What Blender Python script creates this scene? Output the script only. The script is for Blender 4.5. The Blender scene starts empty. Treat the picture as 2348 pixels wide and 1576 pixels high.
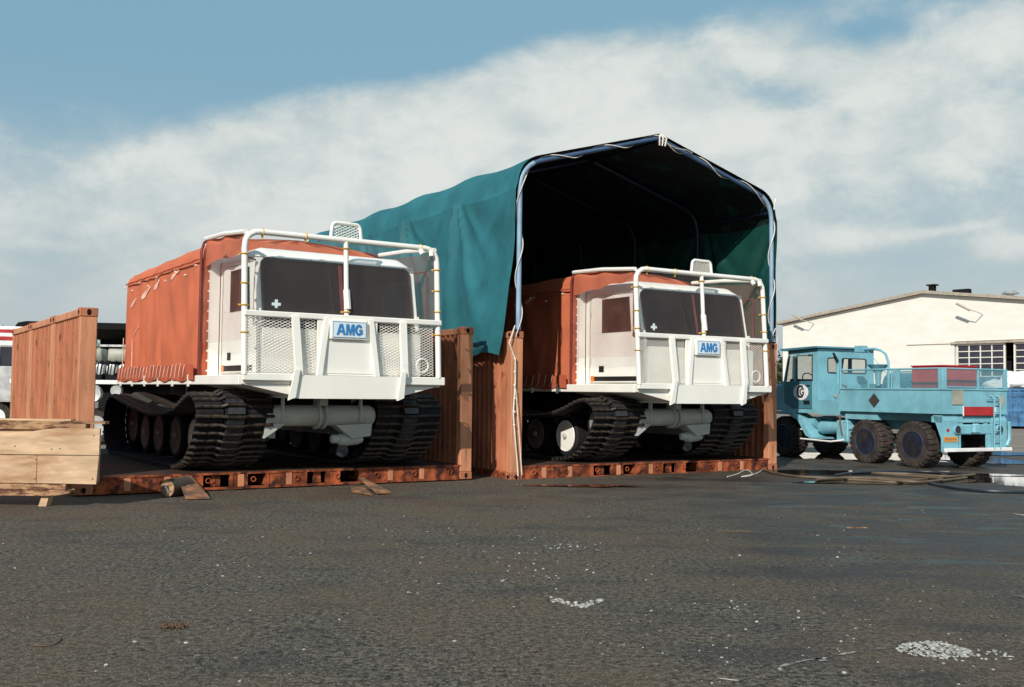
import bpy, math, random
from mathutils import Vector, Matrix, noise as mnoise
random.seed(7)
S = bpy.context.scene
R = math.radians
# ---------------------------------------------------------------- camera
CAM_H, PITCH, ROLL = 1.45, 0.047, 0.012
r0 = Vector((1, 0, 0)); f0 = Vector((0, math.cos(PITCH), math.sin(PITCH))); u0 = r0.cross(f0)
cr = r0 * math.cos(ROLL) + u0 * math.sin(ROLL); cu = u0 * math.cos(ROLL) - r0 * math.sin(ROLL)
cam = bpy.data.objects.new('camera', bpy.data.cameras.new('camera'))
S.collection.objects.link(cam)
cam.matrix_world = Matrix(((cr.x, cu.x, -f0.x, 0), (cr.y, cu.y, -f0.y, 0), (cr.z, cu.z, -f0.z, CAM_H), (0, 0, 0, 1)))
cam.data.sensor_width = 36; cam.data.lens = 36 * 2351.8 / 2348
cam.data.clip_start = .1; cam.data.clip_end = 6000
S.camera = cam
# ---------------------------------------------------------------- light
SUN = Vector((-.46, -1.18, .81)).normalized()
SUN_EL = math.asin(SUN.z)
sl = bpy.data.lights.new('sun', 'SUN'); sl.energy = 4.7; sl.angle = R(.53); sl.color = (1, .93, .83)
so = bpy.data.objects.new('sun', sl); S.collection.objects.link(so)
so.rotation_euler = SUN.to_track_quat('Z', 'Y').to_euler()
S.view_settings.view_transform = 'Standard'; S.view_settings.look = 'None'
S.view_settings.gamma = 1; S.view_settings.exposure = 0.0; S.view_settings.use_curve_mapping = False
W = bpy.data.worlds.new('World'); S.world = W; W.use_nodes = True
NT = W.node_tree; NT.nodes.clear()

class G:
    """tiny node-graph helper"""
    def __init__(s, nt): s.nt = nt
    def n(s, t, **k):
        nd = s.nt.nodes.new(t)
        for a, v in k.items(): setattr(nd, a, v)
        return nd
    def put(s, sock, v):
        if v is None: return
        if isinstance(v, bpy.types.NodeSocket): s.nt.links.new(v, sock)
        else:
            if hasattr(sock.default_value, '__len__') and not hasattr(v, '__len__'): v = [v] * len(sock.default_value)
            if hasattr(sock.default_value, '__len__') and len(sock.default_value) == 4 and len(v) == 3: v = list(v) + [1]
            sock.default_value = v
    def m(s, op, a, b=None, c=None, clamp=False):
        nd = s.n('ShaderNodeMath', operation=op); nd.use_clamp = clamp
        for i, v in enumerate((a, b, c)): s.put(nd.inputs[i], v) if v is not None else None
        return nd.outputs[0]
    def sep(s, v):
        nd = s.n('ShaderNodeSeparateXYZ'); s.put(nd.inputs[0], v); return nd.outputs
    def comb(s, x, y, z):
        nd = s.n('ShaderNodeCombineXYZ')
        for i, v in enumerate((x, y, z)): s.put(nd.inputs[i], v)
        return nd.outputs[0]
    def mapv(s, v, scale=(1, 1, 1), loc=(0, 0, 0)):
        nd = s.n('ShaderNodeMapping'); s.put(nd.inputs[0], v); nd.inputs['Scale'].default_value = scale
        nd.inputs['Location'].default_value = loc; return nd.outputs[0]
    def noise(s, v, scale, det=4, rough=.55, dist=0):
        nd = s.n('ShaderNodeTexNoise'); s.put(nd.inputs['Vector'], v)
        nd.inputs['Scale'].default_value = scale; nd.inputs['Detail'].default_value = det
        nd.inputs['Roughness'].default_value = rough; nd.inputs['Distortion'].default_value = dist
        return nd.outputs[0]
    def step(s, v, a, b, lo=0., hi=1.):
        nd = s.n('ShaderNodeMapRange', interpolation_type='SMOOTHSTEP'); s.put(nd.inputs[0], v)
        for i, q in enumerate((a, b, lo, hi)): nd.inputs[1 + i].default_value = q
        return nd.outputs[0]
    def mix(s, f, a, b, mode='MIX'):
        nd = s.n('ShaderNodeMix', data_type='RGBA', blend_type=mode)
        s.put(nd.inputs[0], f); s.put(nd.inputs[6], a); s.put(nd.inputs[7], b); return nd.outputs[2]

g = G(NT)
gen = g.n('ShaderNodeTexCoord').outputs['Generated']
sx, sy, sz = g.sep(gen)
az = g.m('ARCTAN2', sx, sy); el = g.m('ARCSINE', sz)
ec = g.comb(g.m('MULTIPLY', az, 1.0), g.m('MULTIPLY', el, 2.1), 0)
sky = g.n('ShaderNodeTexSky', sky_type='NISHITA'); sky.sun_disc = False
sky.sun_elevation = SUN_EL; sky.sun_rotation = math.atan2(SUN.x, SUN.y)
sky.altitude = 50; sky.air_density = 1.2; sky.dust_density = 1.6; sky.ozone_density = 1.0
def P2(x, y): return ((x - 1174) / 2352, (898 - y) / 2352)
def gauss(cx, cy, wx, wy, amp, rot=0.):
    a, e = P2(cx, cy); wx /= 2352; wy /= 2352
    dx = g.m('SUBTRACT', az, a); dy = g.m('SUBTRACT', el, e)
    c, s_ = math.cos(rot), math.sin(rot)
    p = g.m('DIVIDE', g.m('ADD', g.m('MULTIPLY', dx, c), g.m('MULTIPLY', dy, s_)), wx)
    q = g.m('DIVIDE', g.m('SUBTRACT', g.m('MULTIPLY', dy, c), g.m('MULTIPLY', dx, s_)), wy)
    r2 = g.m('ADD', g.m('MULTIPLY', p, p), g.m('MULTIPLY', q, q))
    return g.m('MULTIPLY', g.m('EXPONENT', g.m('MULTIPLY', r2, -1.)), amp)
n1 = g.noise(g.mapv(gen, (1, 1, 1.5)), 5.0, 9, .58, .15)
n2 = g.noise(g.mapv(gen, (1, 1, 1.6), (3, 1, 2)), 13., 8, .62, .2)
# cloud bank: everything under a line rising to the right
a0, e0 = P2(0, 330); a1, e1 = P2(1500, 70)
slope = (e1 - e0) / (a1 - a0)
azc = g.m('MINIMUM', g.m('MAXIMUM', az, -.9), .14)
line = g.m('ADD', g.m('MULTIPLY', g.m('SUBTRACT', azc, a0), slope), e0)
und = g.m('SUBTRACT', line, el)
D = g.m('ADD', g.m('MULTIPLY', g.m('SUBTRACT', n1, .5), 1.15), g.m('MULTIPLY', g.m('SUBTRACT', n2, .5), .75))
D = g.m('ADD', D, g.step(und, -.03, .06, .06, 1.02))
for q in ((420, 130, 620, 140, -.30, .12), (1000, 60, 420, 80, -.22, .12), (20, 20, 190, 70, .55, 0), (120, 420, 360, 75, -.42, .25), (430, 260, 180, 40, -.1, .3),
          (1790, 250, 190, 60, -.62, -.3), (1960, 130, 130, 36, -.42, 0), (1200, 290, 60, 30, -.3, 0), (1700, 330, 180, 50, .15, 0), (2280, 260, 130, 60, -.35, 0),
          (2130, 500, 480, 100, -.42, 0), (2300, 640, 600, 80, -.5, 0), (1880, 562, 110, 26, .75, .0), (2270, 590, 110, 26, .6, 0),
          (2080, 550, 120, 12, .35, .1), (1000, 620, 1500, 130, -.16, 0), (150, 640, 250, 60, -.3, 0), (160, 605, 90, 14, .3, 0),
          (1250, 130, 170, 45, .32, 0), (820, 320, 520, 110, .12, .1), (1430, 180, 240, 70, .1, 0)):
    D = g.m('ADD', D, gauss(*q[:5], rot=q[5]))
dens = g.step(D, .24, .84)
thick = g.step(g.m('ADD', D, g.m('MULTIPLY', g.m('SUBTRACT', n2, .5), 1.6)), .35, 1.35)
cloud = g.mix(thick, (.53, .61, .62), (.74, .775, .745))
hz = g.step(el, 0.0, .19)
cloud = g.mix(hz, (.44, .51, .54), cloud)
skyc = g.n('ShaderNodeVectorMath', operation='MULTIPLY'); g.put(skyc.inputs[0], sky.outputs[0]); skyc.inputs[1].default_value = (.105, .118, .104)
lowc = g.mix(g.step(el, .05, .31), (.445, .53, .57), (.225, .41, .54))
clear = g.mix(.86, skyc.outputs[0], lowc)
fin = g.mix(dens, clear, cloud)
bg = g.n('ShaderNodeBackground'); g.put(bg.inputs[0], fin); bg.inputs[1].default_value = 1.0
wo = g.n('ShaderNodeOutputWorld'); NT.links.new(bg.outputs[0], wo.inputs[0])

# ---------------------------------------------------------------- materials
MATS = {}
def mat(name, col, rough=.6, metal=0., var=.12, vscale=3., dirt=None, dscale=2., damt=(.55, .75), bump=0., bscale=60., stretch=(1, 1, 1), spec=.5, back=None, coat=0.):
    m = bpy.data.materials.new(name); m.use_nodes = True; MATS[name] = m
    q = G(m.node_tree); b = m.node_tree.nodes['Principled BSDF']
    tc = q.n('ShaderNodeTexCoord').outputs['Object']
    v = q.mapv(tc, stretch)
    nz = q.noise(v, vscale, 5)
    lo = tuple(c * (1 - var * 1.6) for c in col); hi = tuple(min(1, c * (1 + var)) for c in col)
    c = q.mix(q.step(nz, .3, .7), lo, hi)
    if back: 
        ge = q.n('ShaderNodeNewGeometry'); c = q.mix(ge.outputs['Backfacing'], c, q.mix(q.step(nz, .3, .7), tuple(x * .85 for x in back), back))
    if dirt:
        dn = q.noise(q.mapv(tc, stretch, (5, 3, 1)), dscale, 7, .65)
        c = q.mix(q.step(dn, *damt), c, dirt)
    q.put(b.inputs['Base Color'], c)
    rn = q.step(nz, .2, .8, max(.02, rough - .08), min(1, rough + .08)); q.put(b.inputs['Roughness'], rn)
    b.inputs['Metallic'].default_value = metal; b.inputs['Specular IOR Level'].default_value = spec
    if coat: b.inputs['Coat Weight'].default_value = coat
    if bump:
        bn = q.n('ShaderNodeBump'); bn.inputs['Strength'].default_value = bump; bn.inputs['Distance'].default_value = .01
        q.put(bn.inputs['Height'], q.noise(tc, bscale, 5)); q.put(b.inputs['Normal'], bn.outputs[0])
    return m
def net(name, col, cover, rough=.6, vary=.05):
    """fine woven mesh, too fine to resolve: partly see-through"""
    m = bpy.data.materials.new(name); m.use_nodes = True; q = G(m.node_tree); nt = m.node_tree
    b = nt.nodes['Principled BSDF']; b.inputs['Base Color'].default_value = (*col, 1); b.inputs['Roughness'].default_value = rough
    tc = q.n('ShaderNodeTexCoord').outputs['Object']
    f = q.step(q.noise(tc, 2.2, 3), .3, .7, cover - vary, cover + vary)
    t = q.n('ShaderNodeBsdfTransparent'); mx = q.n('ShaderNodeMixShader')
    q.put(mx.inputs[0], f); nt.links.new(t.outputs[0], mx.inputs[1]); nt.links.new(b.outputs[0], mx.inputs[2])
    nt.links.new(mx.outputs[0], nt.nodes['Material Output'].inputs[0]); return m
def glass(name, tint, fac, rough=.03):
    m = bpy.data.materials.new(name); m.use_nodes = True; q = G(m.node_tree); nt = m.node_tree
    b = nt.nodes['Principled BSDF']; b.inputs['Base Color'].default_value = (.02, .017, .018, 1); b.inputs['Roughness'].default_value = rough
    b.inputs['IOR'].default_value = 1.5
    t = q.n('ShaderNodeBsdfTransparent'); t.inputs[0].default_value = (*tint, 1); mx = q.n('ShaderNodeMixShader'); mx.inputs[0].default_value = fac
    nt.links.new(t.outputs[0], mx.inputs[1]); nt.links.new(b.outputs[0], mx.inputs[2])
    nt.links.new(mx.outputs[0], nt.nodes['Material Output'].inputs[0]); return m
M = {}
M['white'] = mat('white_paint', (.83, .815, .76), .42, var=.03, vscale=1.5, dirt=(.5, .43, .34), dscale=4, damt=(.60, .95), bump=.12, bscale=6)
M['white2'] = mat('white_tube_paint', (.82, .80, .75), .35, var=.03, dirt=(.45, .4, .33), dscale=6, damt=(.64, .9))
M['under'] = mat('shade_black_underframe', (.03, .028, .028), .8, var=.3, spec=.2)  # underbody shade put into a near-black frame colour
M['rimshaded'] = mat('shaded_dirty_wheel_disc', (.22, .21, .20), .7, var=.2, dirt=(.05, .04, .035))  # white discs darkened in colour for track-side shade, plus dirt blotches
M['grey'] = mat('grey_axle_paint', (.46, .49, .46), .5, var=.08, dirt=(.12, .11, .1), dscale=3, damt=(.6, .85), bump=.1, bscale=30)
M['canvas'] = mat('orange_canvas', (.54, .145, .072), .8, var=.10, vscale=1.3, dirt=(.60, .24, .15), dscale=1.6, damt=(.56, .95), bump=.35, bscale=220, spec=.2)
M['canvas_hem'] = mat('red_canvas_hem', (.43, .10, .05), .8, var=.15, bump=.3, bscale=120, spec=.2)
M['patch'] = mat('faded_patch', (.78, .45, .36), .85, var=.15)
M['cord'] = mat('pale_cord', (.72, .68, .6), .8)
M['maroon'] = mat('maroon_pole', (.14, .02, .018), .5)
M['rust'] = mat('weathered_orange_steel', (.45, .165, .085), .75, var=.16, vscale=3.0, dirt=(.12, .04, .022), dscale=6.5, damt=(.58, .70), stretch=(1.2, 1.2, .6), bump=.2, bscale=30, spec=.25)
M['rust2'] = mat('rusty_base_steel', (.30, .075, .03), .82, var=.45, vscale=5, dirt=(.045, .016, .012), dscale=5, damt=(.47, .62), bump=.3, bscale=40, spec=.25)
M['rust3'] = mat('faded_orange_steel', (.54, .235, .13), .75, var=.15, vscale=3.5, dirt=(.13, .045, .025), dscale=4, damt=(.56, .7), stretch=(1.5, 1.5, .3), bump=.2, bscale=30, spec=.2)
M['hole'] = mat('dark_recess', (.012, .009, .008), .9, spec=.1)
M['deck'] = mat('dark_deck_board', (.05, .03, .022), .85, var=.3, bump=.3, bscale=30, spec=.15)
M['rubber'] = mat('black_rubber', (.013, .012, .014), .75, var=.3, vscale=8, dirt=(.05, .04, .03), dscale=4, damt=(.6, .85), bump=.3, bscale=50, spec=.25)
M['grouser'] = mat('muddy_steel_bar', (.06, .046, .036), .5, metal=.35, var=.4, vscale=9, dirt=(.02, .017, .015), dscale=9, damt=(.48, .65), bump=.4, bscale=60)
M['guide'] = mat('grey_rubber_block', (.030, .033, .040), .45, var=.3, vscale=10)
M['glass'] = glass('tinted_windscreen', (.55, .42, .44), .30)
M['clearglass'] = glass('window_glass', (.85, .88, .88), .14)
M['netwhite'] = net('fine_white_guard', (.62, .54, .52), .06, vary=.008)
M['netred'] = net('red_shade_net', (.45, .20, .16), .19)
M['netfine'] = net('dark_shade_net', (.13, .075, .055), .6)
M['netblue'] = net('blue_cage_mesh', (.15, .33, .38), .36)
M['black'] = mat('black_trim', (.012, .011, .012), .5)
M['dash'] = mat('brown_interior', (.11, .055, .055), .8)
M['yellow'] = mat('yellow_tie', (.62, .36, .03), .5)
M['signblue'] = mat('sign_blue', (.03, .20, .48), .5, var=.05)
M['signpale'] = mat('sign_face', (.68, .76, .80), .45, var=.04)
M['amber'] = mat('amber_lens', (.75, .2, .03), .25)
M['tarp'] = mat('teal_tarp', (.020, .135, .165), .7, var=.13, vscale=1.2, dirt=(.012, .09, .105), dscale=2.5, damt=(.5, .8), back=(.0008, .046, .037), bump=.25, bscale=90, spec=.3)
M['innerpole'] = mat('shade_darkened_pole', (.006, .012, .04), .5)  # blue-grey pole colour darkened to carry the shelter's inner shade
M['rafter'] = mat('blue_rafter', (.05, .10, .20), .5)
M['tarp_shaded_inside'] = mat('teal_tarp_shaded_inside', (.020, .135, .165), .7, var=.13, vscale=1.2, dirt=(.012, .09, .105), dscale=2.5, damt=(.5, .8), back=(.0005, .008, .008), bump=.25, bscale=90, spec=.3)  # near-black underside: interior shade put into the roof and back tarp colour
M['bluepole'] = mat('blue_grey_pole', (.24, .36, .50), .45, var=.1)
M['wood'] = mat('raw_timber', (.57, .40, .26), .75, var=.16, vscale=3.5, dirt=(.34, .18, .09), dscale=2.4, damt=(.44, .72), stretch=(.45, 3, 2.4), bump=.25, bscale=40, spec=.2)
M['wood2'] = mat('stained_timber', (.40, .235, .13), .8, var=.25, vscale=6, dirt=(.10, .04, .025), dscale=6, damt=(.46, .62), stretch=(.9, 3, 4), bump=.3, bscale=40, spec=.2)
M['ply'] = mat('muddy_plywood', (.27, .13, .07), .8, var=.3, vscale=4, dirt=(.11, .075, .055), dscale=5, damt=(.45, .62), bump=.3, bscale=50, spec=.2)
M['tblue'] = mat('pale_blue_truck_paint', (.19, .44, .53), .42, var=.10, vscale=2.2, dirt=(.12, .17, .16), dscale=4.5, damt=(.56, .80), bump=.05, bscale=8)
M['tblued'] = mat('teal_door_paint', (.06, .19, .245), .4, var=.08)
M['tyre'] = mat('dusty_tyre', (.046, .037, .034), .85, var=.3, vscale=5, dirt=(.085, .066, .055), dscale=4, damt=(.5, .8), bump=.4, bscale=35, spec=.2)
M['rim'] = mat('dark_blue_rim', (.045, .07, .14), .26, metal=.25, var=.05)
M['red'] = mat('red_paint', (.42, .022, .025), .45, var=.1)
M['diamond'] = mat('brown_placard', (.07, .06, .06), .4, metal=.2)
M['tan'] = mat('tan_placard', (.33, .33, .27), .5)
M['plate'] = mat('orange_plate', (.62, .27, .05), .5)
M['wall'] = mat('whitewashed_wall', (.75, .72, .665), .85, var=.04, vscale=.6, dirt=(.6, .55, .49), dscale=.9, damt=(.6, .95), bump=.2, bscale=4, spec=.2, stretch=(1, 1, 3))
M['dark'] = mat('dark_opening', (.015, .013, .02), .9, spec=.1)
M['pane'] = mat('dark_pane', (.035, .035, .05), .15)
M['roof'] = mat('roof_edge', (.38, .33, .27), .8)
M['shed'] = mat('black_shed', (.012, .012, .014), .9, spec=.1)
M['skipblue'] = mat('blue_skip_paint', (.06, .17, .33), .55, var=.25, dirt=(.05, .06, .06), dscale=1.4, damt=(.5, .7))
M['bag'] = mat('white_bag', (.78, .78, .77), .7, var=.08)
M['stone'] = mat('pale_stone', (.34, .34, .315), .85, var=.45, vscale=45)
M['stone2'] = mat('brown_stone', (.12, .10, .08), .85, var=.4, vscale=30)
M['hosebrown'] = mat('brown_hose', (.12, .085, .052), .5, var=.2)
M['hoseblack'] = mat('black_hose', (.02, .024, .035), .35)
M['chrome'] = mat('galvanised', (.55, .56, .55), .4, metal=.5, var=.15)
M['twig'] = mat('dry_twig', (.13, .075, .045), .9)
M['leaf'] = mat('dark_leaves', (.035, .06, .035), .8, var=.4)
M['bark'] = mat('bark', (.06, .045, .035), .9)
M['paint'] = mat('worn_line_paint', (.50, .45, .38), .85, var=.3, vscale=8, dirt=(.09, .085, .08), dscale=9, damt=(.42, .52))

# ---------------------------------------------------------------- mesh helpers
class MB:
    def __init__(s): s.v = []; s.f = []; s.mi = []; s.g = []
    def add(s, vs, fs, mi=0):
        o = len(s.v); s.g.append((len(s.v), len(s.f))); s.v += [tuple(p) for p in vs]; s.f += [tuple(i + o for i in f) for f in fs]; s.mi += [mi] * len(fs); return s
    def box(s, x0, x1, y0, y1, z0, z1, mi=0, c=0.):
        if c <= 0:
            vs = [(x, y, z) for z in (z0, z1) for y in (y0, y1) for x in (x0, x1)]
            return s.add(vs, [(0, 2, 3, 1), (4, 5, 7, 6), (0, 1, 5, 4), (2, 6, 7, 3), (0, 4, 6, 2), (1, 3, 7, 5)], mi)
        # chamfered: vertical profile loops
        def loop(z, i): return [(x0 + i + c, y0 + i, z), (x1 - i - c, y0 + i, z), (x1 - i, y0 + i + c, z), (x1 - i, y1 - i - c, z), (x1 - i - c, y1 - i, z), (x0 + i + c, y1 - i, z), (x0 + i, y1 - i - c, z), (x0 + i, y0 + i + c, z)]
        L = [loop(z0, c * .7), loop(z0 + c, 0), loop(z1 - c, 0), loop(z1, c * .7)]
        vs = sum(L, []); fs = [tuple(reversed(range(8))), tuple(range(24, 32))]
        for k in range(3):
            for i in range(8): fs.append((k * 8 + i, k * 8 + (i + 1) % 8, k * 8 + 8 + (i + 1) % 8, k * 8 + 8 + i))
        return s.add(vs, fs, mi)
    def prism(s, poly, axis, a, b, mi=0):
        """poly 2-D points; axis x: (y,z), y: (x,z), z: (x,y)"""
        def P(p, t): return (t, p[0], p[1]) if axis == 'x' else (p[0], t, p[1]) if axis == 'y' else (p[0], p[1], t)
        n = len(poly); vs = [P(p, a) for p in poly] + [P(p, b) for p in poly]
        fs = [tuple(range(n)), tuple(reversed(range(n, 2 * n)))] + [(i + n, (i + 1) % n + n, (i + 1) % n, i) for i in range(n)]
        return s.add(vs, fs, mi)
    def tube(s, pts, r, n=8, mi=0, cap=True, closed=False):
        pts = [Vector(p) for p in pts]; k = len(pts); rs = r if hasattr(r, '__len__') else [r] * k
        vs = []; prev = None
        for i, p in enumerate(pts):
            a = pts[(i - 1) % k] if (closed or i > 0) else p; b = pts[(i + 1) % k] if (closed or i < k - 1) else p
            t = (b - a).normalized() if (b - a).length > 1e-9 else Vector((0, 0, 1))
            if prev is None:
                ref = Vector((0, 0, 1)) if abs(t.z) < .9 else Vector((0, 1, 0)); nx = t.cross(ref).normalized()
            else: nx = (prev - t * prev.dot(t)).normalized()
            prev = nx; ny = t.cross(nx)
            for j in range(n):
                an = 2 * math.pi * j / n; vs.append(p + (nx * math.cos(an) + ny * math.sin(an)) * rs[i])
        fs = []
        for i in range(k if closed else k - 1):
            i2 = (i + 1) % k
            for j in range(n): fs.append((i * n + j, i * n + (j + 1) % n, i2 * n + (j + 1) % n, i2 * n + j))
        if cap and not closed: fs += [tuple(reversed(range(n))), tuple(range((k - 1) * n, k * n))]
        return s.add(vs, fs, mi)
    def lathe(s, prof, c, axis='x', n=24, mi=0):
        """prof list of (t along axis, radius)"""
        vs = []; k = len(prof)
        for t, r in prof:
            for j in range(n):
                a = 2 * math.pi * j / n; p, q = r * math.cos(a), r * math.sin(a)
                vs.append((c[0] + t, c[1] + p, c[2] + q) if axis == 'x' else (c[0] + p, c[1] + t, c[2] + q) if axis == 'y' else (c[0] + p, c[1] + q, c[2] + t))
        fs = [(i * n + j, i * n + (j + 1) % n, (i + 1) * n + (j + 1) % n, (i + 1) * n + j) for i in range(k - 1) for j in range(n)]
        fs += [tuple(reversed(range(n))), tuple(range((k - 1) * n, k * n))]
        return s.add(vs, fs, mi)
    def grid(s, nu, nv, fn, mi=0):
        vs = [fn(i / nu, j / nv) for j in range(nv + 1) for i in range(nu + 1)]
        fs = [(j * (nu + 1) + i, j * (nu + 1) + i + 1, (j + 1) * (nu + 1) + i + 1, (j + 1) * (nu + 1) + i) for j in range(nv) for i in range(nu)]
        return s.add(vs, fs, mi)
    def mesh(s, name, mats, smooth=False, fix=True):
        me = bpy.data.meshes.new(name); me.from_pydata(s.v, [], s.f)
        for m in (mats if isinstance(mats, (list, tuple)) else [mats]): me.materials.append(M[m] if isinstance(m, str) else m)
        me.polygons.foreach_set('material_index', s.mi)
        if fix:
            import bmesh
            bm = bmesh.new(); bm.from_mesh(me); bmesh.ops.recalc_face_normals(bm, faces=bm.faces); bm.to_mesh(me); bm.free()
        if smooth:
            me.polygons.foreach_set('use_smooth', [True] * len(me.polygons))
            try: me.set_sharp_from_angle(angle=R(40))
            except Exception: pass
        me.update(); return me
    def obj(s, name, mats, parent=None, smooth=False, fix=True):
        o = bpy.data.objects.new(name, s.mesh(name, mats, smooth, fix)); S.collection.objects.link(o)
        if parent: o.parent = parent
        return o
def each(mb, name, mats, parent, smooth=False, fix=True):
    """one object for every primitive collected in mb"""
    out = []; g_ = mb.g + [(len(mb.v), len(mb.f))]
    for (a, b_), (c, d) in zip(g_[:-1], g_[1:]):
        m = MB(); m.v = mb.v[a:c]; m.f = [tuple(i - a for i in f) for f in mb.f[b_:d]]; m.mi = mb.mi[b_:d]
        out.append(m.obj(name, mats, parent, smooth, fix))
    return out
def inst(name, me, parent, mtx=None):
    o = bpy.data.objects.new(name, me); S.collection.objects.link(o); o.parent = parent
    if mtx is not None: o.matrix_local = mtx
    return o
def tag(o, label=None, cat=None, group=None, kind=None):
    if label: o['label'] = label
    if cat: o['category'] = cat
    if group: o['group'] = group
    if kind: o['kind'] = kind
    return o
def empty(name, loc, rz, *t, rx=0, ry=0, **k):
    o = bpy.data.objects.new(name, None); S.collection.objects.link(o); o.empty_display_size = .2
    o.location = loc; o.rotation_euler = (rx, ry, rz); return tag(o, *t, **k)
def copy_tree(o, parent=None):
    c = o.copy(); S.collection.objects.link(c); c.parent = parent
    for ch in KIDS.get(o.name) or [x for x in bpy.data.objects if x.parent == o]: copy_tree(ch, c)
    return c
KIDS = {}
def cache_kids():
    KIDS.clear()
    for x in bpy.data.objects:
        if x.parent: KIDS.setdefault(x.parent.name, []).append(x)
    for x in bpy.data.objects: KIDS.setdefault(x.name, [])
def text_mesh(name, body, size, m, bold=0., extrude=.004):
    cu_ = bpy.data.curves.new(name, 'FONT'); cu_.body = body; cu_.size = size; cu_.align_x = 'CENTER'; cu_.align_y = 'CENTER'
    cu_.offset = bold; cu_.extrude = extrude; cu_.resolution_u = 3; cu_.space_character = 1.08
    t = bpy.data.objects.new(name, cu_); S.collection.objects.link(t)
    dg = bpy.context.evaluated_depsgraph_get(); me = bpy.data.meshes.new_from_object(t.evaluated_get(dg)); me.name = name
    bpy.data.objects.remove(t); bpy.data.curves.remove(cu_); me.materials.clear(); me.materials.append(M[m]); return me
def arc(cx, cy, r, a0, a1, n): return [(cx + r * math.cos(R(a0 + (a1 - a0) * i / n)), cy + r * math.sin(R(a0 + (a1 - a0) * i / n))) for i in range(n + 1)]
def rrect(x0, x1, y0, y1, r, n=4): return arc(x1 - r, y1 - r, r, 0, 90, n) + arc(x0 + r, y1 - r, r, 90, 180, n) + arc(x0 + r, y0 + r, r, 180, 270, n) + arc(x1 - r, y0 + r, r, 270, 360, n)
def ground_pt(px, py):
    """where a pixel of the 2348 px wide photograph meets the ground: used only to survey positions"""
    u, v = (px - 1174), (py - 788); c, s_ = math.cos(ROLL), math.sin(ROLL)
    u, v = u * c + v * s_, -u * s_ + v * c
    d = f0 + r0 * (u / 2351.8) - u0 * (v / 2351.8); t = -CAM_H / d.z
    return d.x * t, d.y * t
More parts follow.
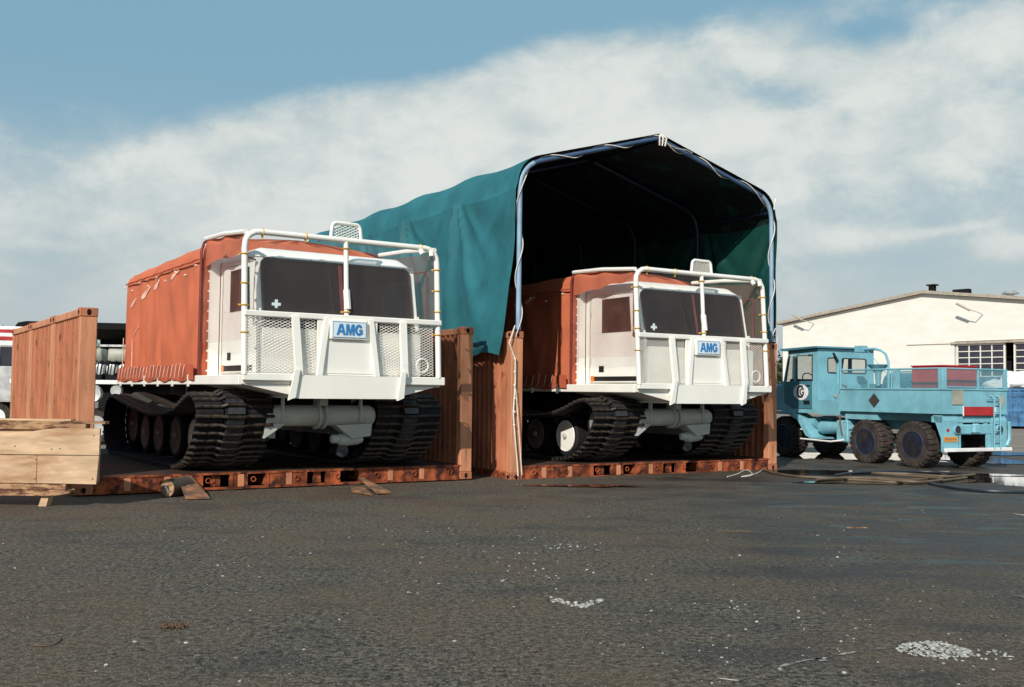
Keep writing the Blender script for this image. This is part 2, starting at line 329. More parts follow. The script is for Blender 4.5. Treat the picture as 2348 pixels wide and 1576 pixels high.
# ---------------------------------------------------------------- ground
def ground_material():
    m = bpy.data.materials.new('wet_gravelled_yard'); m.use_nodes = True; q = G(m.node_tree); b = m.node_tree.nodes['Principled BSDF']
    tc = q.n('ShaderNodeTexCoord').outputs['Object']; x, y, z = q.sep(tc)
    fine = q.noise(tc, 75, 3, .7); grn = q.noise(tc, 24, 3, .75); mid = q.noise(tc, 9, 5, .6); big = q.noise(tc, .55, 5, .6); big2 = q.noise(q.mapv(tc, (1, 1.6, 1), (4, 7, 0)), .9, 6, .6, .4)
    c = q.mix(q.step(fine, .3, .72), (.03, .029, .025), (.165, .158, .135))
    c = q.mix(1.0, c, q.mix(q.step(grn, .38, .66), (.16, .16, .16), (1.95, 1.9, 1.8)), 'MULTIPLY')
    c = q.mix(q.step(mid, .35, .72), c, q.mix(.5, c, (.135, .122, .10)))
    c = q.mix(q.m('MULTIPLY', q.step(big, .42, .62), .45), c, (.125, .094, .062))
    c = q.mix(q.m('MULTIPLY', q.step(big2, .50, .68), .6), c, (.040, .041, .043))
    # pale grit
    v3 = q.n('ShaderNodeTexVoronoi'); q.put(v3.inputs['Vector'], tc); v3.inputs['Scale'].default_value = 70
    c = q.mix(q.m('MULTIPLY', q.step(v3.outputs['Distance'], .25, .42, 1, 0), q.step(q.sep(v3.outputs['Color'])[0], .72, .76)), c, (.24, .235, .21))
    vo = q.n('ShaderNodeTexVoronoi'); q.put(vo.inputs['Vector'], tc); vo.inputs['Scale'].default_value = 36
    grit = q.m('MULTIPLY', q.step(vo.outputs['Distance'], .10, .2, 1, 0), q.step(q.sep(vo.outputs['Color'])[0], .80, .86))
    c = q.mix(grit, c, (.30, .28, .235))
    vo2 = q.n('ShaderNodeTexVoronoi'); q.put(vo2.inputs['Vector'], tc); vo2.inputs['Scale'].default_value = 14
    g2 = q.m('MULTIPLY', q.step(vo2.outputs['Distance'], .06, .14, 1, 0), q.step(q.sep(vo2.outputs['Color'])[0], .86, .9))
    c = q.mix(g2, c, q.mix(q.sep(vo2.outputs['Color'])[1], (.36, .33, .28), (.012, .011, .010)))
    # turquoise paint stains and painted sky reflection, reddish rack reflection painted on the ground
    wob = q.noise(tc, .8, 4); xs = q.m('ADD', x, q.m('MULTIPLY', wob, 1.5)); 
    reg = q.m('MULTIPLY', q.step(x, 2.2, 4.0), q.m('MULTIPLY', q.step(y, 7.5, 9.5), q.step(y, 15.5, 17.5, 1, 0)))
    st = q.step(q.noise(q.mapv(tc, (.7, 2.3, 1), (2, 0, 0)), 1.5, 7, .68, .5), .50, .64)
    c = q.mix(q.m('MULTIPLY', q.m('MULTIPLY', reg, st), .75), c, (.11, .20, .21))
    rw = q.m('MULTIPLY', q.step(q.m('ABSOLUTE', q.m('SUBTRACT', q.m('SUBTRACT', y, 15.0), q.m('MULTIPLY', x, .42))), .2, 3.2, 1, 0), q.step(q.noise(tc, .7, 5), .42, .68))
    c = q.mix(q.m('MULTIPLY', rw, .45), c, (.085, .040, .026))
    # dry pale concrete farther off on the right
    far = q.step(q.m('ADD', q.m('SUBTRACT', y, q.m('MULTIPLY', x, .1)), q.m('MULTIPLY', q.m('SUBTRACT', big, .5), 9)), 23.5, 26)
    conc = q.mix(q.step(q.noise(q.mapv(tc, (.25, 2.2, 1)), .7, 5), .4, .65), (.20, .165, .135), (.27, .23, .19))
    c = q.mix(far, c, conc)
    damp = q.m('MULTIPLY', q.step(x, .3, 3.4), q.m('MULTIPLY', q.step(y, 4, 9.5), q.step(y, 24, 29, 1, 0)))
    damp = q.m('MULTIPLY', damp, q.step(big2, .40, .60, .35, 1))
    c = q.mix(q.m('SUBTRACT', 1, far), c, q.mix(1.0, c, (.90, .84, .80), 'MULTIPLY'))
    c = q.mix(q.m('MULTIPLY', damp, .68), c, (.020, .018, .019))
    q.put(b.inputs['Base Color'], c)
    q.put(b.inputs['Roughness'], q.m('SUBTRACT', .93, q.m('MULTIPLY', damp, .42))); b.inputs['Specular IOR Level'].default_value = .22
    h = q.m('ADD', q.m('MULTIPLY', q.m('ADD', fine, grn), .6), q.m('MULTIPLY', mid, .8)); h = q.m('ADD', h, q.m('MULTIPLY', g2, .8))
    bn = q.n('ShaderNodeBump'); bn.inputs['Distance'].default_value = .014; q.put(bn.inputs['Strength'], q.m('SUBTRACT', .9, q.m('MULTIPLY', damp, .35)))
    q.put(bn.inputs['Height'], h); q.put(b.inputs['Normal'], bn.outputs[0]); return m
M['ground'] = ground_material()
gb = MB(); gb.grid(8, 8, lambda u, v: (-1500 + 3000 * u, -500 + 3500 * v, 0))
tag(gb.obj('ground', 'ground', fix=False), kind='structure')
wm = bpy.data.materials.new('puddle_water'); wm.use_nodes = True; q = G(wm.node_tree); b = wm.node_tree.nodes['Principled BSDF']
b.inputs['Base Color'].default_value = (.022, .018, .015, 1); b.inputs['Roughness'].default_value = .045; b.inputs['IOR'].default_value = 1.33; b.inputs['Specular IOR Level'].default_value = .9
bn = q.n('ShaderNodeBump'); bn.inputs['Strength'].default_value = .05; bn.inputs['Distance'].default_value = .01
q.put(bn.inputs['Height'], q.noise(q.n('ShaderNodeTexCoord').outputs['Object'], 2.5, 2)); q.put(b.inputs['Normal'], bn.outputs[0])
M['water'] = wm
def puddle(px, py, rx, ry, seed, z=.004):
    x, y = ground_pt(px, py); pts = []
    for i in range(64):
        a = 2 * math.pi * i / 64; k = 1 + .75 * (mnoise.noise(Vector((math.cos(a) * 1.3, math.sin(a) * 1.3, seed))) + .5 * mnoise.noise(Vector((math.cos(a) * 4, math.sin(a) * 4, seed + 5))))
        pts.append((x + rx * k * math.cos(a), y + ry * k * math.sin(a), z))
    m = MB(); m.add([(x, y, z)] + pts, [(0, i + 1, (i + 1) % 64 + 1) for i in range(64)])
    return tag(m.obj('puddle', 'water', fix=False), kind='structure')
for k, p in enumerate(((2330, 1104, 1.9, 1.15, 1.3), (2030, 1086, 1.9, .55, 4.1), (1860, 1083, .95, .55, 6.6), (1850, 1044, 1.1, 1.6, 9.2), (2075, 1050, 1.6, 2.2, 12.5), (1990, 1108, 1.3, .25, 21.5),
                       (2330, 1060, .9, 1.2, 15.5), (1900, 1108, .55, .16, 18.2), (1330, 1116, 1.0, .17, 3.3), (2290, 1040, 1.3, .9, 2.4))): puddle(*p, z=.004 + .0015 * k)

# ---------------------------------------------------------------- flat racks
RA, RB = (-5.715, 13.536, .02, .576), (0.0, 17.023, -.02, .537)
RL, RH, RW, DECK = 6.058, 2.48, 2.12, .235
def build_rack():
    t = empty('flat_rack', (0, 0, 0), 0)
    # long side members with fork pockets, front and back
    for y0, s in ((0, 1), (RW, -1)):
        m = MB(); a, b_ = sorted((y0, y0 + s * .05))
        holes = [(1.68, 2.06), (2.32, 2.59), (3.22, 3.52), (3.75, 4.05)]
        if s < 0: holes = [(RL - q, RL - p) for p, q in holes[::-1]]
        cuts = [.2] + [v for h in holes for v in h] + [RL - .2]
        w0, w1 = sorted((y0 + s * .012, y0 + s * .024))
        for i in range(0, len(cuts), 2): m.box(cuts[i], cuts[i + 1], w0, w1, .032, DECK - .028)
        m.box(.2, RL - .2, a, b_ + .05 * (s > 0), DECK - .028, DECK); m.box(.2, RL - .2, a, b_, .0, .032)
        for i in range(1, len(cuts) - 1, 2):
            for xx, e in ((cuts[i], -1), (cuts[i + 1], 1)):
                p, r_ = sorted((xx, xx + e * .05)); m.box(p, r_, a + .002, b_ - .002, .032, DECK - .028)
        o = m.obj('side_beam', 'rust2', t); m = MB()
        for xx in (.62, 1.15, 2.18, 2.9, 4.55, 5.1): m.box(xx, xx + .085, a + .003, b_ - .004, .033, DECK - .029)
        each(m, 'web_rib', 'rust3', o)
        m2 = MB(); 
        for k in range(9):
            xx = .45 + k * .65; yy = y0 - s * .012
            m2.tube([(xx + .035 * math.cos(a2), yy, .13 + .035 * math.sin(a2)) for a2 in [2 * math.pi * j / 10 for j in range(10)]], .008, 5, closed=True)
        each(m2, 'lashing_ring', 'rust2', o)
    m = MB(); 
    for k in range(8): m.box(.3 + k * .76, .42 + k * .76, .06, RW - .06, .04, DECK - .03)
    each(m, 'cross_member', 'rust2', t)
    pm = MB().box(.2, RL - .2, 0, .255, DECK - .026, DECK + .002).mesh('deck_board', 'deck')
    for k in range(8): inst('deck_board', pm, t, Matrix.Translation((0, .055 + k * .262, 0)))
    for x0, s in ((0, 1), (RL, -1)):
        for y0, e in ((0, 1), (RW, -1)):
            m = MB(); xa, xb = sorted((x0, x0 + s * .22)); ya, yb = sorted((y0, y0 + e * .15))
            m.box(xa, xb, ya, yb, .12, RH - .12, c=.012)
            p = m.obj('corner_post', 'rust3', t)
            for z in (0, RH - .12):
                c = MB(); c.box(xa - .006, xb + .006, ya - .006, yb + .006, z, z + .12, c=.01); cc = c.obj('corner_casting', 'rust', p)
                hcx = (xa + xb) / 2; fy = ya - .007 if e > 0 else yb + .007
                h = MB(); h.prism([(hcx + .028 * math.cos(a) * (1), z + .06 + .042 * math.sin(a)) for a in [2 * math.pi * j / 14 for j in range(14)]], 'y', fy - .002, fy + .002)
                fx = xa - .008 if s > 0 else xb + .008
                h.prism([((ya + yb) / 2 + .04 * math.cos(a), z + .06 + .028 * math.sin(a)) for a in [2 * math.pi * j / 14 for j in range(14)]], 'x', fx - .002, fx + .002)
                each(h, 'casting_hole', 'hole', p)
        # corrugated end wall
        m = MB(); n = 11; y0, y1 = .15, RW - .15; pt = (y1 - y0) / n; xo = x0 + s * .025; xi = x0 + s * .10; prof = []
        for k in range(n):
            a = y0 + k * pt; prof += [(xo, a), (xo, a + pt * .36), (xi, a + pt * .5), (xi, a + pt * .86)]
        prof.append((xo, y1)); th = s * .012
        for i in range(len(prof) - 1):
            (xa, ya), (xb, yb) = prof[i], prof[i + 1]
            m.add([(xa, ya, .12), (xb, yb, .12), (xb + th, yb, .12), (xa + th, ya, .12), (xa, ya, RH - .11), (xb, yb, RH - .11), (xb + th, yb, RH - .11), (xa + th, ya, RH - .11)],
                  [(0, 1, 5, 4), (3, 7, 6, 2)])
        w = m.obj('corrugated_end_wall', 'rust', t, fix=False)
        xa, xb = sorted((x0 + s * .005, x0 + s * .12))
        MB().box(xa, xb, .15, RW - .15, RH - .11, RH - .01, c=.01).obj('top_rail', 'rust3', t)
        MB().box(xa, xb, .15, RW - .15, .01, .14, c=.01).obj('bottom_rail', 'rust2', t)
    return t
rk = build_rack(); cache_kids()
def place(o, F, y):
    c, s_ = math.cos(F[3]), math.sin(F[3]); o.location = (F[0] - s_ * y, F[1] + c * y, F[2]); o.rotation_euler = (0, 0, F[3])
first = True
LA = ['front orange flat rack carrying the nearer white tracked vehicle, beside the timber panel', 'middle flat rack of three under the nearer tracked vehicle', 'rearmost flat rack under the canvas body of the nearer tracked vehicle']
LB = ['front rusty flat rack at the mouth of the teal tarpaulin shelter', 'second flat rack inside the teal shelter, behind the front one', 'third flat rack inside the teal shelter under the farther vehicle', 'deepest flat rack at the closed end of the teal shelter']
rl = []
for F, LBL, grp in ((RA, LA, 'flat racks under the left vehicle'), (RB, LB, 'flat racks under the shelter')):
    for k, l in enumerate(LBL):
        o = rk if first else copy_tree(rk); first = False
        place(o, F, k * 2.2); tag(o, l, 'flat rack', grp); rl.append(o)

# ---------------------------------------------------------------- tracked vehicle
def spline_closed(P, n):
    out = []; k = len(P)
    for i in range(k):
        p0, p1, p2, p3 = [Vector(P[(i + d) % k]) for d in (-1, 0, 1, 2)]
        for j in range(12):
            t = j / 12; out.append(.5 * ((2 * p1) + (p2 - p0) * t + (2 * p0 - 5 * p1 + 4 * p2 - p3) * t * t + (3 * p1 - p0 - 3 * p2 + p3) * t ** 3))
    L = [0]
    for i in range(len(out)): L.append(L[-1] + (out[(i + 1) % len(out)] - out[i]).length)
    res = []; i = 0
    for j in range(n):
        d = L[-1] * j / n
        while L[i + 1] < d: i += 1
        t = (d - L[i]) / (L[i + 1] - L[i]); p = out[i].lerp(out[(i + 1) % len(out)], t)
        tg = (out[(i + 1) % len(out)] - out[i]).normalized(); res.append((p, tg))
    return res
TP = [(.60, .80), (.68, .99), (.90, 1.09), (1.15, 1.06), (1.55, .93), (2.1, .81), (3.0, .77), (3.9, .83), (4.8, .93), (5.55, 1.02), (5.95, .93), (6.15, .62), (6.05, .28), (5.7, .06), (5.25, .025), (4.4, .025), (3.5, .025), (2.6, .025), (1.95, .03), (1.5, .08), (1.15, .18), (.82, .44)]
NG = 94
ring = spline_closed([(0, a, b_) for a, b_ in TP], NG)
def diamond_mesh(mb, x0, x1, z0, z1, dx, dz, r, yf, lim=None):
    """expanded metal: zig-zag strands, small triangular section"""
    nz = int((z1 - z0) / dz); nx = int((x1 - x0) / dx)
    def seg(a, b_):
        if lim and not (lim(*a) and lim(*b_)): return
        A = Vector((a[0], yf(*a), a[1])); B = Vector((b_[0], yf(*b_), b_[1])); d = (B - A).normalized(); n = Vector((-d.z, 0, d.x)) * r; f = Vector((0, -r * 1.2, 0))
        mb.add([A + n, A - n, A + f, B + n, B - n, B + f], [(0, 2, 5, 3), (2, 1, 4, 5), (1, 0, 3, 4)])
    for j in range(nz):
        zb = z0 + j * dz
        for i in range(nx):
            xa = x0 + i * dx
            seg((xa, zb), (xa + dx / 2, zb + dz / 2)); seg((xa + dx / 2, zb + dz / 2), (xa + dx, zb))
            seg((xa, zb + dz), (xa + dx / 2, zb + dz / 2)) ; seg((xa + dx / 2, zb + dz / 2), (xa + dx, zb + dz))
def build_vehicle():
    t = empty('tracked_vehicle', (0, 0, 0), 0)
    HW = 1.5
    def cy(z): return -.06 + .12 * (z - 1.38) / 1.96       # cage front leans back slightly
    # --- floor / chassis
    m = MB()
    m.box(-1.5, 1.5, -.02, 6.74, 1.255, 1.35)
    fl = m.obj('floor', 'white', t)
    m = MB(); m.box(-1.56, -1.502, .0, 6.78, 1.24, 1.375, c=.008); m.box(1.502, 1.56, .0, 6.78, 1.24, 1.375, c=.008)
    m.box(-1.56, 1.56, 6.745, 6.80, 1.24, 1.375)
    for k in range(6): m.box(-1.585, -1.562, 2.2 + k * .85, 2.25 + k * .85, 1.21, 1.39)
    each(m, 'side_rail', 'white', t)
    m = MB(); m.box(-1.53, -.74, -.09, -.022, 1.30, 1.40, c=.01); m.box(.9, 1.60, -.09, -.022, 1.27, 1.39, c=.01); each(m, 'front_step_beam', 'white', t)
    m = MB(); m.prism([(-1.5, 1.25), (-.78, 1.25), (-.78, 1.1)], 'y', -.015, 1.9); m.prism([(1.5, 1.25), (.9, 1.25), (.9, 1.1)], 'y', -.015, 1.9); each(m, 'sloped_floor_panel', 'white', t)
    m = MB(); 
    for s in (-1, 1): m.box(s * .62 - .06, s * .62 + .06, 1.25, 6.4, .84, 1.252)
    for yy in (1.4, 2.6, 3.8, 5.2): m.box(-.62, .62, yy - .06, yy + .06, .9, 1.1)
    m.obj('chassis_frame', 'under', t)
    # --- axle housing and drive
    for n_, yy in enumerate((.75, 5.4)):
        a = MB(); a.lathe([(-.93, .10), (-.92, .155), (.74, .155), (.80, .13), (.83, .07)], (0, yy, .80), 'x', 24)
        ax = a.obj('axle_housing', 'grey', t, smooth=True)
        a = MB(); 
        for xx in (-.13, -.03): a.lathe([(0, .15), (.001, .20), (.035, .20), (.036, .15)], (xx, yy, .80), 'x', 24)
        a.box(-.12, .0, yy - .17, yy + .1, .95, 1.24); a.obj('flange', 'grey', ax, smooth=True)
        a = MB()
        for xx in (-.70, .53): a.box(xx, xx + .03, yy - .17, yy - .10, .72, 1.24)
        each(a, 'hanger_bracket', 'grey', ax)
        a = MB(); a.prism([(-.93, .62), (-.93, .70), (-.6, .70), (-.93, .48)], 'y', yy - .1, yy + .1)
        a.prism([(.15, .66), (.42, .46), (.72, .5), (.74, .68)], 'y', yy - .14, yy + .14)
        each(a, 'gusset', 'grey', ax)
        a = MB(); a.lathe([(-.2, .05), (-.18, .085), (-.05, .10), (.12, .08), (.2, .05)], (.44, yy, .44), 'x', 16); a.lathe([(0, .04), (.02, .065), (.12, .065), (.14, .04)], (.12, yy - .02, .45), 'x', 12)
        a.obj('differential', 'grey', ax, smooth=True)
    a = MB(); a.lathe([(0, .02), (.01, .095), (.05, .10), (.06, .02)], (.33, .75, .27), 'y', 24); a.obj('towing_disc', 'guide', t, smooth=True)
    # --- bumper and nose
    m = MB(); m.prism([(-.81, 1.385), (.86, 1.385), (.88, 1.25), (.79, 1.06), (-.78, 1.06), (-.83, 1.2)], 'y', -.15, -.022)
    m.box(-.75, .76, -.020, 1.2, 1.06, 1.10)
    bp = m.obj('bumper', 'white', t)
    m = MB()
    for xs, x2 in ((-.79, -.83), (.85, .84)):
        m.prism([(xs - .035, 1.46), (xs + .035, 1.46), (x2 + .015, 1.075), (x2 - .09, 1.035)], 'y', -.19, -.153)
    each(m, 'tow_bracket', 'white', bp)
    m = MB(); m.box(-.46, .46, -.075, -.03, 1.39, 2.16); m.box(-.45, .45, -.09, -.076, 1.42, 1.86); m.obj('nose_panel', 'white', t)
    # sign box
    m = MB(); m.box(-.295, .275, -.135, -.04, 1.90, 2.175, c=.010); sb = m.obj('sign_box', 'white', t)
    MB().box(-.27, .25, -.142, -.136, 1.925, 2.155).obj('sign_face', 'signpale', sb)
    m = MB(); 
    for a in ((-.267, .247, 2.147, 2.152), (-.267, .247, 1.928, 1.932), (-.267, -.263, 1.932, 2.147), (.243, .247, 1.932, 2.147)): m.box(a[0], a[1], -.146, -.1425, a[2], a[3])
    m.obj('sign_border', 'signblue', sb)
    LA_ = [(0, 0), (.085, 0), (.105, .06), (.16, .06), (.16, .115), (.125, .115), (.16, .20), (.16, .26), (.105, .26)]
    LM_ = [(0, 0), (.075, 0), (.075, .15), (.125, 0), (.175, 0), (.225, .15), (.225, 0), (.30, 0), (.30, .26), (.195, .26), (.15, .11), (.105, .26), (0, .26)]
    LG_ = [(.137 + .137 * math.cos(R(a)), .13 + .135 * math.sin(R(a))) for a in range(30, 311, 14)] + [(.27, .03), (.27, .145), (.145, .145), (.145, .095), (.19, .095), (.19, .075)] + [(.137 + .06 * math.cos(R(a)), .13 + .072 * math.sin(R(a))) for a in range(310, 29, -14)]
    kx, kz, ox_, oz_ = .44, .60, -.01 - .201, 2.04 - .078
    for body, polys, dx in (('A', (LA_, [(.32 - x, z) for x, z in LA_[::-1]]), 0), ('M', (LM_,), .33), ('G', (LG_,), .645)):
        m = MB()
        for P_ in polys: m.prism([(ox_ + (x + dx) * kx, oz_ + z * kz) for x, z in P_], 'y', -.148, -.1435)
        m.obj('sign_letter', 'signblue', sb)
    # guard posts
    m = MB()
    def post(xt, xb, w, yb=-.14):
        m.add([(xt - w, cy(2.2) - .09, 2.2), (xt + w, cy(2.2) - .09, 2.2), (xt + w, cy(2.2) - .03, 2.2), (xt - w, cy(2.2) - .03, 2.2), (xb - w, yb - .09, 1.386), (xb + w, yb - .09, 1.386), (xb + w, yb - .03, 1.386), (xb - w, yb - .03, 1.386)],
              [(0, 1, 2, 3), (7, 6, 5, 4), (0, 4, 5, 1), (1, 5, 6, 2), (2, 6, 7, 3), (3, 7, 4, 0)])
    post(-.80, -.75, .05, -.07); post(.875, .89, .05, -.07); post(-.325, -.45, .038, -.06); post(.35, .44, .038, -.06)
    each(m, 'guard_post', 'white', t)
    # --- cage of white tube
    r = .043; zt = 3.34
    def corner(sx): return [(sx * HW * .985, cy(zt), zt)]
    m = MB(); path = [(-HW, cy(1.38), 1.38), (-HW, cy(3.1), 3.1)] + [(-HW + .2 - .2 * math.cos(R(a)), cy(3.14), 3.14 + .2 * math.sin(R(a))) for a in (20, 45, 70, 90)] + [(0, cy(zt), zt)] + \
        [(HW - .2 + .2 * math.sin(R(a)), cy(3.14), 3.14 + .2 * math.cos(R(a))) for a in (0, 20, 45, 70)] + [(HW, cy(3.1), 3.1), (HW, cy(1.38), 1.38)]
    m.tube(path, r, 10); cg = m.obj('cage_frame', 'white2', t, smooth=True)
    m = MB(); m.tube([(0, cy(zt), zt), (0, cy(2.22), 2.22)], .036, 10); m.tube([(0, cy(2.7) - .01, 2.62), (0.01, cy(2.35) - .02, 2.34)], .05, 8); m.obj('centre_upright', 'white2', cg, smooth=True)
    m = MB(); m.box(-HW - .02, HW + .04, -.075, -.005, 2.17, 2.25, c=.012); m.obj('mid_rail', 'white2', cg)
    m = MB()
    for s in (-1, 1): m.tube([(s * (HW - .02), cy(zt) + .02, zt - .01), (s * (HW - .02), 1.0, 3.41), (s * (HW - .04), 1.9, 3.44)], .036, 8)
    m.tube([(1.2, .02, 3.3), (1.22, -.02, 3.24)], .04, 6); m.tube([(1.38, .02, 3.3), (1.38, -.0, 3.22)], .035, 6)
    each(m, 'side_tube', 'white2', cg, smooth=True)
    hp = [(-.24, cy(zt), zt), (-.225, cy(zt), zt + .13)] + [(-.15 - .07 * math.cos(R(a)), cy(zt), zt + .17 + .075 * math.sin(R(a))) for a in (15, 45, 75)] + [(.15 + .07 * math.sin(R(a)), cy(zt), zt + .17 + .075 * math.cos(R(a))) for a in (15, 45, 75)] + [(.225, cy(zt), zt + .13), (.24, cy(zt), zt)]
    m = MB(); m.tube(hp, .026, 8); hoop = m.obj('top_hoop', 'white2', cg, smooth=True)
    m = MB(); diamond_mesh(m, -.22, .22, zt + .02, zt + .235, .082, .040, .006, lambda x, z: cy(zt)); m.obj('hoop_mesh', 'white2', hoop, fix=False)
    # expanded metal guards
    m = MB(); inn = lambda x, z: not (-.46 < x < .47 and z < 2.19 and not (x < -.40 - .0 or x > .46)) 
    diamond_mesh(m, -HW + .04, HW - .03, 1.41, 2.17, .082, .040, .0043, lambda x, z: cy(z) - .01, lambda x, z: not (-.44 < x < .48))
    m.obj('lower_guard_mesh', 'white2', cg, fix=False)
    m = MB(); m.add([(x_, cy(z_) - .005, z_) for x_, z_ in [(-HW + .04, 2.255), (HW - .04, 2.255), (HW - .04, 3.12), (HW - .2, 3.30), (-HW + .2, 3.30), (-HW + .04, 3.12)]], [tuple(range(6))]); m.obj('upper_guard_mesh', 'netwhite', cg, fix=False)
    # lamp ring in the right lower mesh
    m = MB(); m.tube([(1.22 + .10 * math.cos(a), cy(1.6) - .015, 1.56 + .10 * math.sin(a)) for a in [2 * math.pi * j / 20 for j in range(20)]], .012, 6, closed=True)
    m.obj('lamp_ring', 'white2', cg, smooth=True)
    # yellow ties
    tie = MB().tube([(.05 * math.cos(a), .05 * math.sin(a), 0) for a in [2 * math.pi * j / 12 for j in range(12)]], .010, 5, closed=True).box(.04, .085, -.01, .01, -.01, .012).mesh('cable_tie', 'yellow')
    rx_ = Matrix.Rotation(R(90), 4, 'Y')
    for x, z, h in ((-HW, 3.02, 0), (-HW, 2.62, 0), (-HW, 2.32, 0), (-HW, 1.95, 0), (HW, 3.02, 0), (HW, 2.7, 0), (HW, 2.38, 0), (HW, 2.03, 0), (-1.25, zt, 1), (1.22, zt, 1), (-.0, 3.22, 0), (0, 2.30, 0), (-.62, zt, 1)):
        T = Matrix.Translation((x, cy(z), z)) @ (rx_ if h else Matrix.Rotation(random.uniform(1.5, 3.5), 4, 'Z')); inst('cable_tie', tie, cg, T)
    # side nets
    for s in (-1, 1):
        m = MB(); xx = s * (HW - .015)
        m.grid(8, 4, lambda u, v: (xx + .012 * math.sin(u * 9 + v * 4), .06 + 1.80 * u, 1.85 + (3.27 - 1.85 + .1 * u) * v)); m.obj('side_net', 'netred' if s < 0 else 'netfine', t, fix=False)
    # --- cab
    CW = 1.25; yb, yt = .12, .34
    def fy(z): return yb + (yt - yb) * max(0, (z - 1.95)) / 1.1 if z > 1.95 else yb
    m = MB()   # shell as panels with openings
    def panel_front(x0, x1, z0, z1):
        m.add([(x0, fy(z0), z0), (x1, fy(z0), z0), (x1, fy(z1), z1), (x0, fy(z1), z1), (x0, fy(z0) + .03, z0), (x1, fy(z0) + .03, z0), (x1, fy(z1) + .03, z1), (x0, fy(z1) + .03, z1)],
              [(0, 1, 2, 3), (7, 6, 5, 4), (0, 3, 7, 4), (1, 5, 6, 2), (3, 2, 6, 7), (0, 4, 5, 1)])
    panel_front(-CW + .03, CW - .03, 1.352, 1.95); panel_front(-CW + .03, CW - .03, 1.951, 2.13)
    panel_front(-CW + .03, -CW + .11, 2.131, 3.0); panel_front(CW - .11, CW - .03, 2.131, 3.0); panel_front(-CW + .03, CW - .03, 3.001, 3.06)
    for s in (-1, 1):
        xa, xb = sorted((s * CW, s * (CW - .03)))
        def side(y0, y1, z0, z1): m.prism([(y0 if z0 < 2 else y0, z0), (y1, z0), (y1, z1), (y0, z1)], 'x', xa, xb)
        side(yb, 1.78, 1.352, 2.30); side(1.28, 1.78, 2.301, 2.92); m.prism([(fy(2.3), 2.301), (.46, 2.301), (.52, 2.92), (fy(2.92), 2.92)], 'x', xa, xb)
        m.prism([(fy(2.92), 2.921), (1.78, 2.921), (1.78, 3.06), (fy(3.06), 3.06)], 'x', xa, xb)
    m.box(-CW + .03, CW - .03, 1.75, 1.78, 1.352, 3.06)
    cab = m.obj('cab', 'white', t)
    MB().box(-CW + .06, CW - .06, yb - .006, yb - .001, 2.02, 2.128).obj('shadow_gap_strip', 'hole', cab)  # dark strip painting the shadow gap above the front panel
    m = MB(); nU = 12
    def roof(u, v):
        x = -CW - .01 + (2 * CW + .02) * u; e = min(1, (1 - abs(2 * u - 1)) * 7); f = min(1, v * 5) ; bk = min(1, (1 - v) * 8 + .3)
        return (x, fy(3.06) - .02 + (1.82 - fy(3.06)) * v, 3.04 + .16 * math.sin(e * math.pi / 2) * math.sin(f * math.pi / 2) * bk)
    m.grid(28, 16, roof); m.obj('cab_roof', 'white', cab, smooth=True, fix=False)
    m = MB(); 
    for xx in (-1.0, -.45, .1, .65, 1.05): 
        for dx, dz in ((0, 0), (.05, 0), (.025, .025)): m.lathe([(0, .008), (-.012, .008)], (xx + dx, fy(3.02) - .002, 3.015 + dz), 'y', 8)
    m.obj('roof_bolt', 'black', cab)
    MB().box(-CW + .02, CW - .02, .015, .05, 1.355, 2.03, c=.008).obj('front_panel', 'white', cab)
    # windscreen
    def ws(x0, x1, z0, z1, off, th, name, mt, par, rr=.10):
        P_ = rrect(x0, x1, z0, z1, rr); mm = MB(); n = len(P_)
        vs = [(x, fy(z) + off, z) for x, z in P_] + [(x, fy(z) + off + th, z) for x, z in P_]
        mm.add(vs, [tuple(range(n)), tuple(reversed(range(n, 2 * n)))] + [(i, i + n, (i + 1) % n + n, (i + 1) % n) for i in range(n)]); return mm.obj(name, mt, par)
    wsn = ws(-CW + .09, CW - .09, 2.135, 3.01, -.012, .008, 'windscreen', 'glass', cab)
    m = MB(); P_ = rrect(-CW + .08, CW - .08, 2.13, 3.02, .10); m.tube([(x, fy(z) - .012, z) for x, z in P_], .016, 6, closed=True); m.obj('windscreen_seal', 'black', wsn)
    m = MB(); m.add([(.02 - w, fy(z) - .018, z) for z in (2.08, 3.02) for w in (.028, -.028)], [(0, 1, 3, 2)]); m.obj('windscreen_divider', 'maroon', wsn, fix=False)
    m = MB(); cx, cz = -.98, 2.37
    m.box(cx - .022, cx + .022, fy(cz) - .022, fy(cz) - .017, cz - .065, cz + .065); m.box(cx - .065, cx - .0221, fy(cz) - .022, fy(cz) - .017, cz - .02, cz + .02); m.box(cx + .0221, cx + .065, fy(cz) - .022, fy(cz) - .017, cz - .02, cz + .02)
    m.obj('cross_sticker', 'signpale', wsn)
    m = MB()
    for x0, x1 in ((-1.05, -.1), (.15, 1.05)): m.tube([(x0, fy(2.1) - .03, 2.1), ((x0 + x1) / 2, fy(2.2) - .035, 2.18), (x1, fy(2.13) - .03, 2.13)], .008, 5)
    each(m, 'wiper', 'black', wsn)
    # cab interior
    m = MB(); m.box(-1.15, 1.15, .2, .55, 1.36, 2.16, c=.03); m.obj('dashboard', 'dash', cab)
    for xx in (-.62, .62):
        m = MB(); m.box(xx - .25, xx + .25, .85, 1.3, 1.5, 1.85, c=.05); m.prism([(1.25, 1.8), (1.38, 1.8), (1.5, 2.6), (1.36, 2.62)], 'x', xx - .24, xx + .24); m.box(xx - .13, xx + .13, 1.38, 1.47, 2.63, 2.8, c=.03); m.obj('seat', 'dash', cab)
    m = MB(); m.tube([(-.62 + .2 * math.cos(a), .68 + .06 * math.sin(a), 2.12 + .17 * math.sin(a)) for a in [2 * math.pi * j / 20 for j in range(20)]], .014, 6, closed=True); m.obj('steering_wheel', 'black', cab, smooth=True)
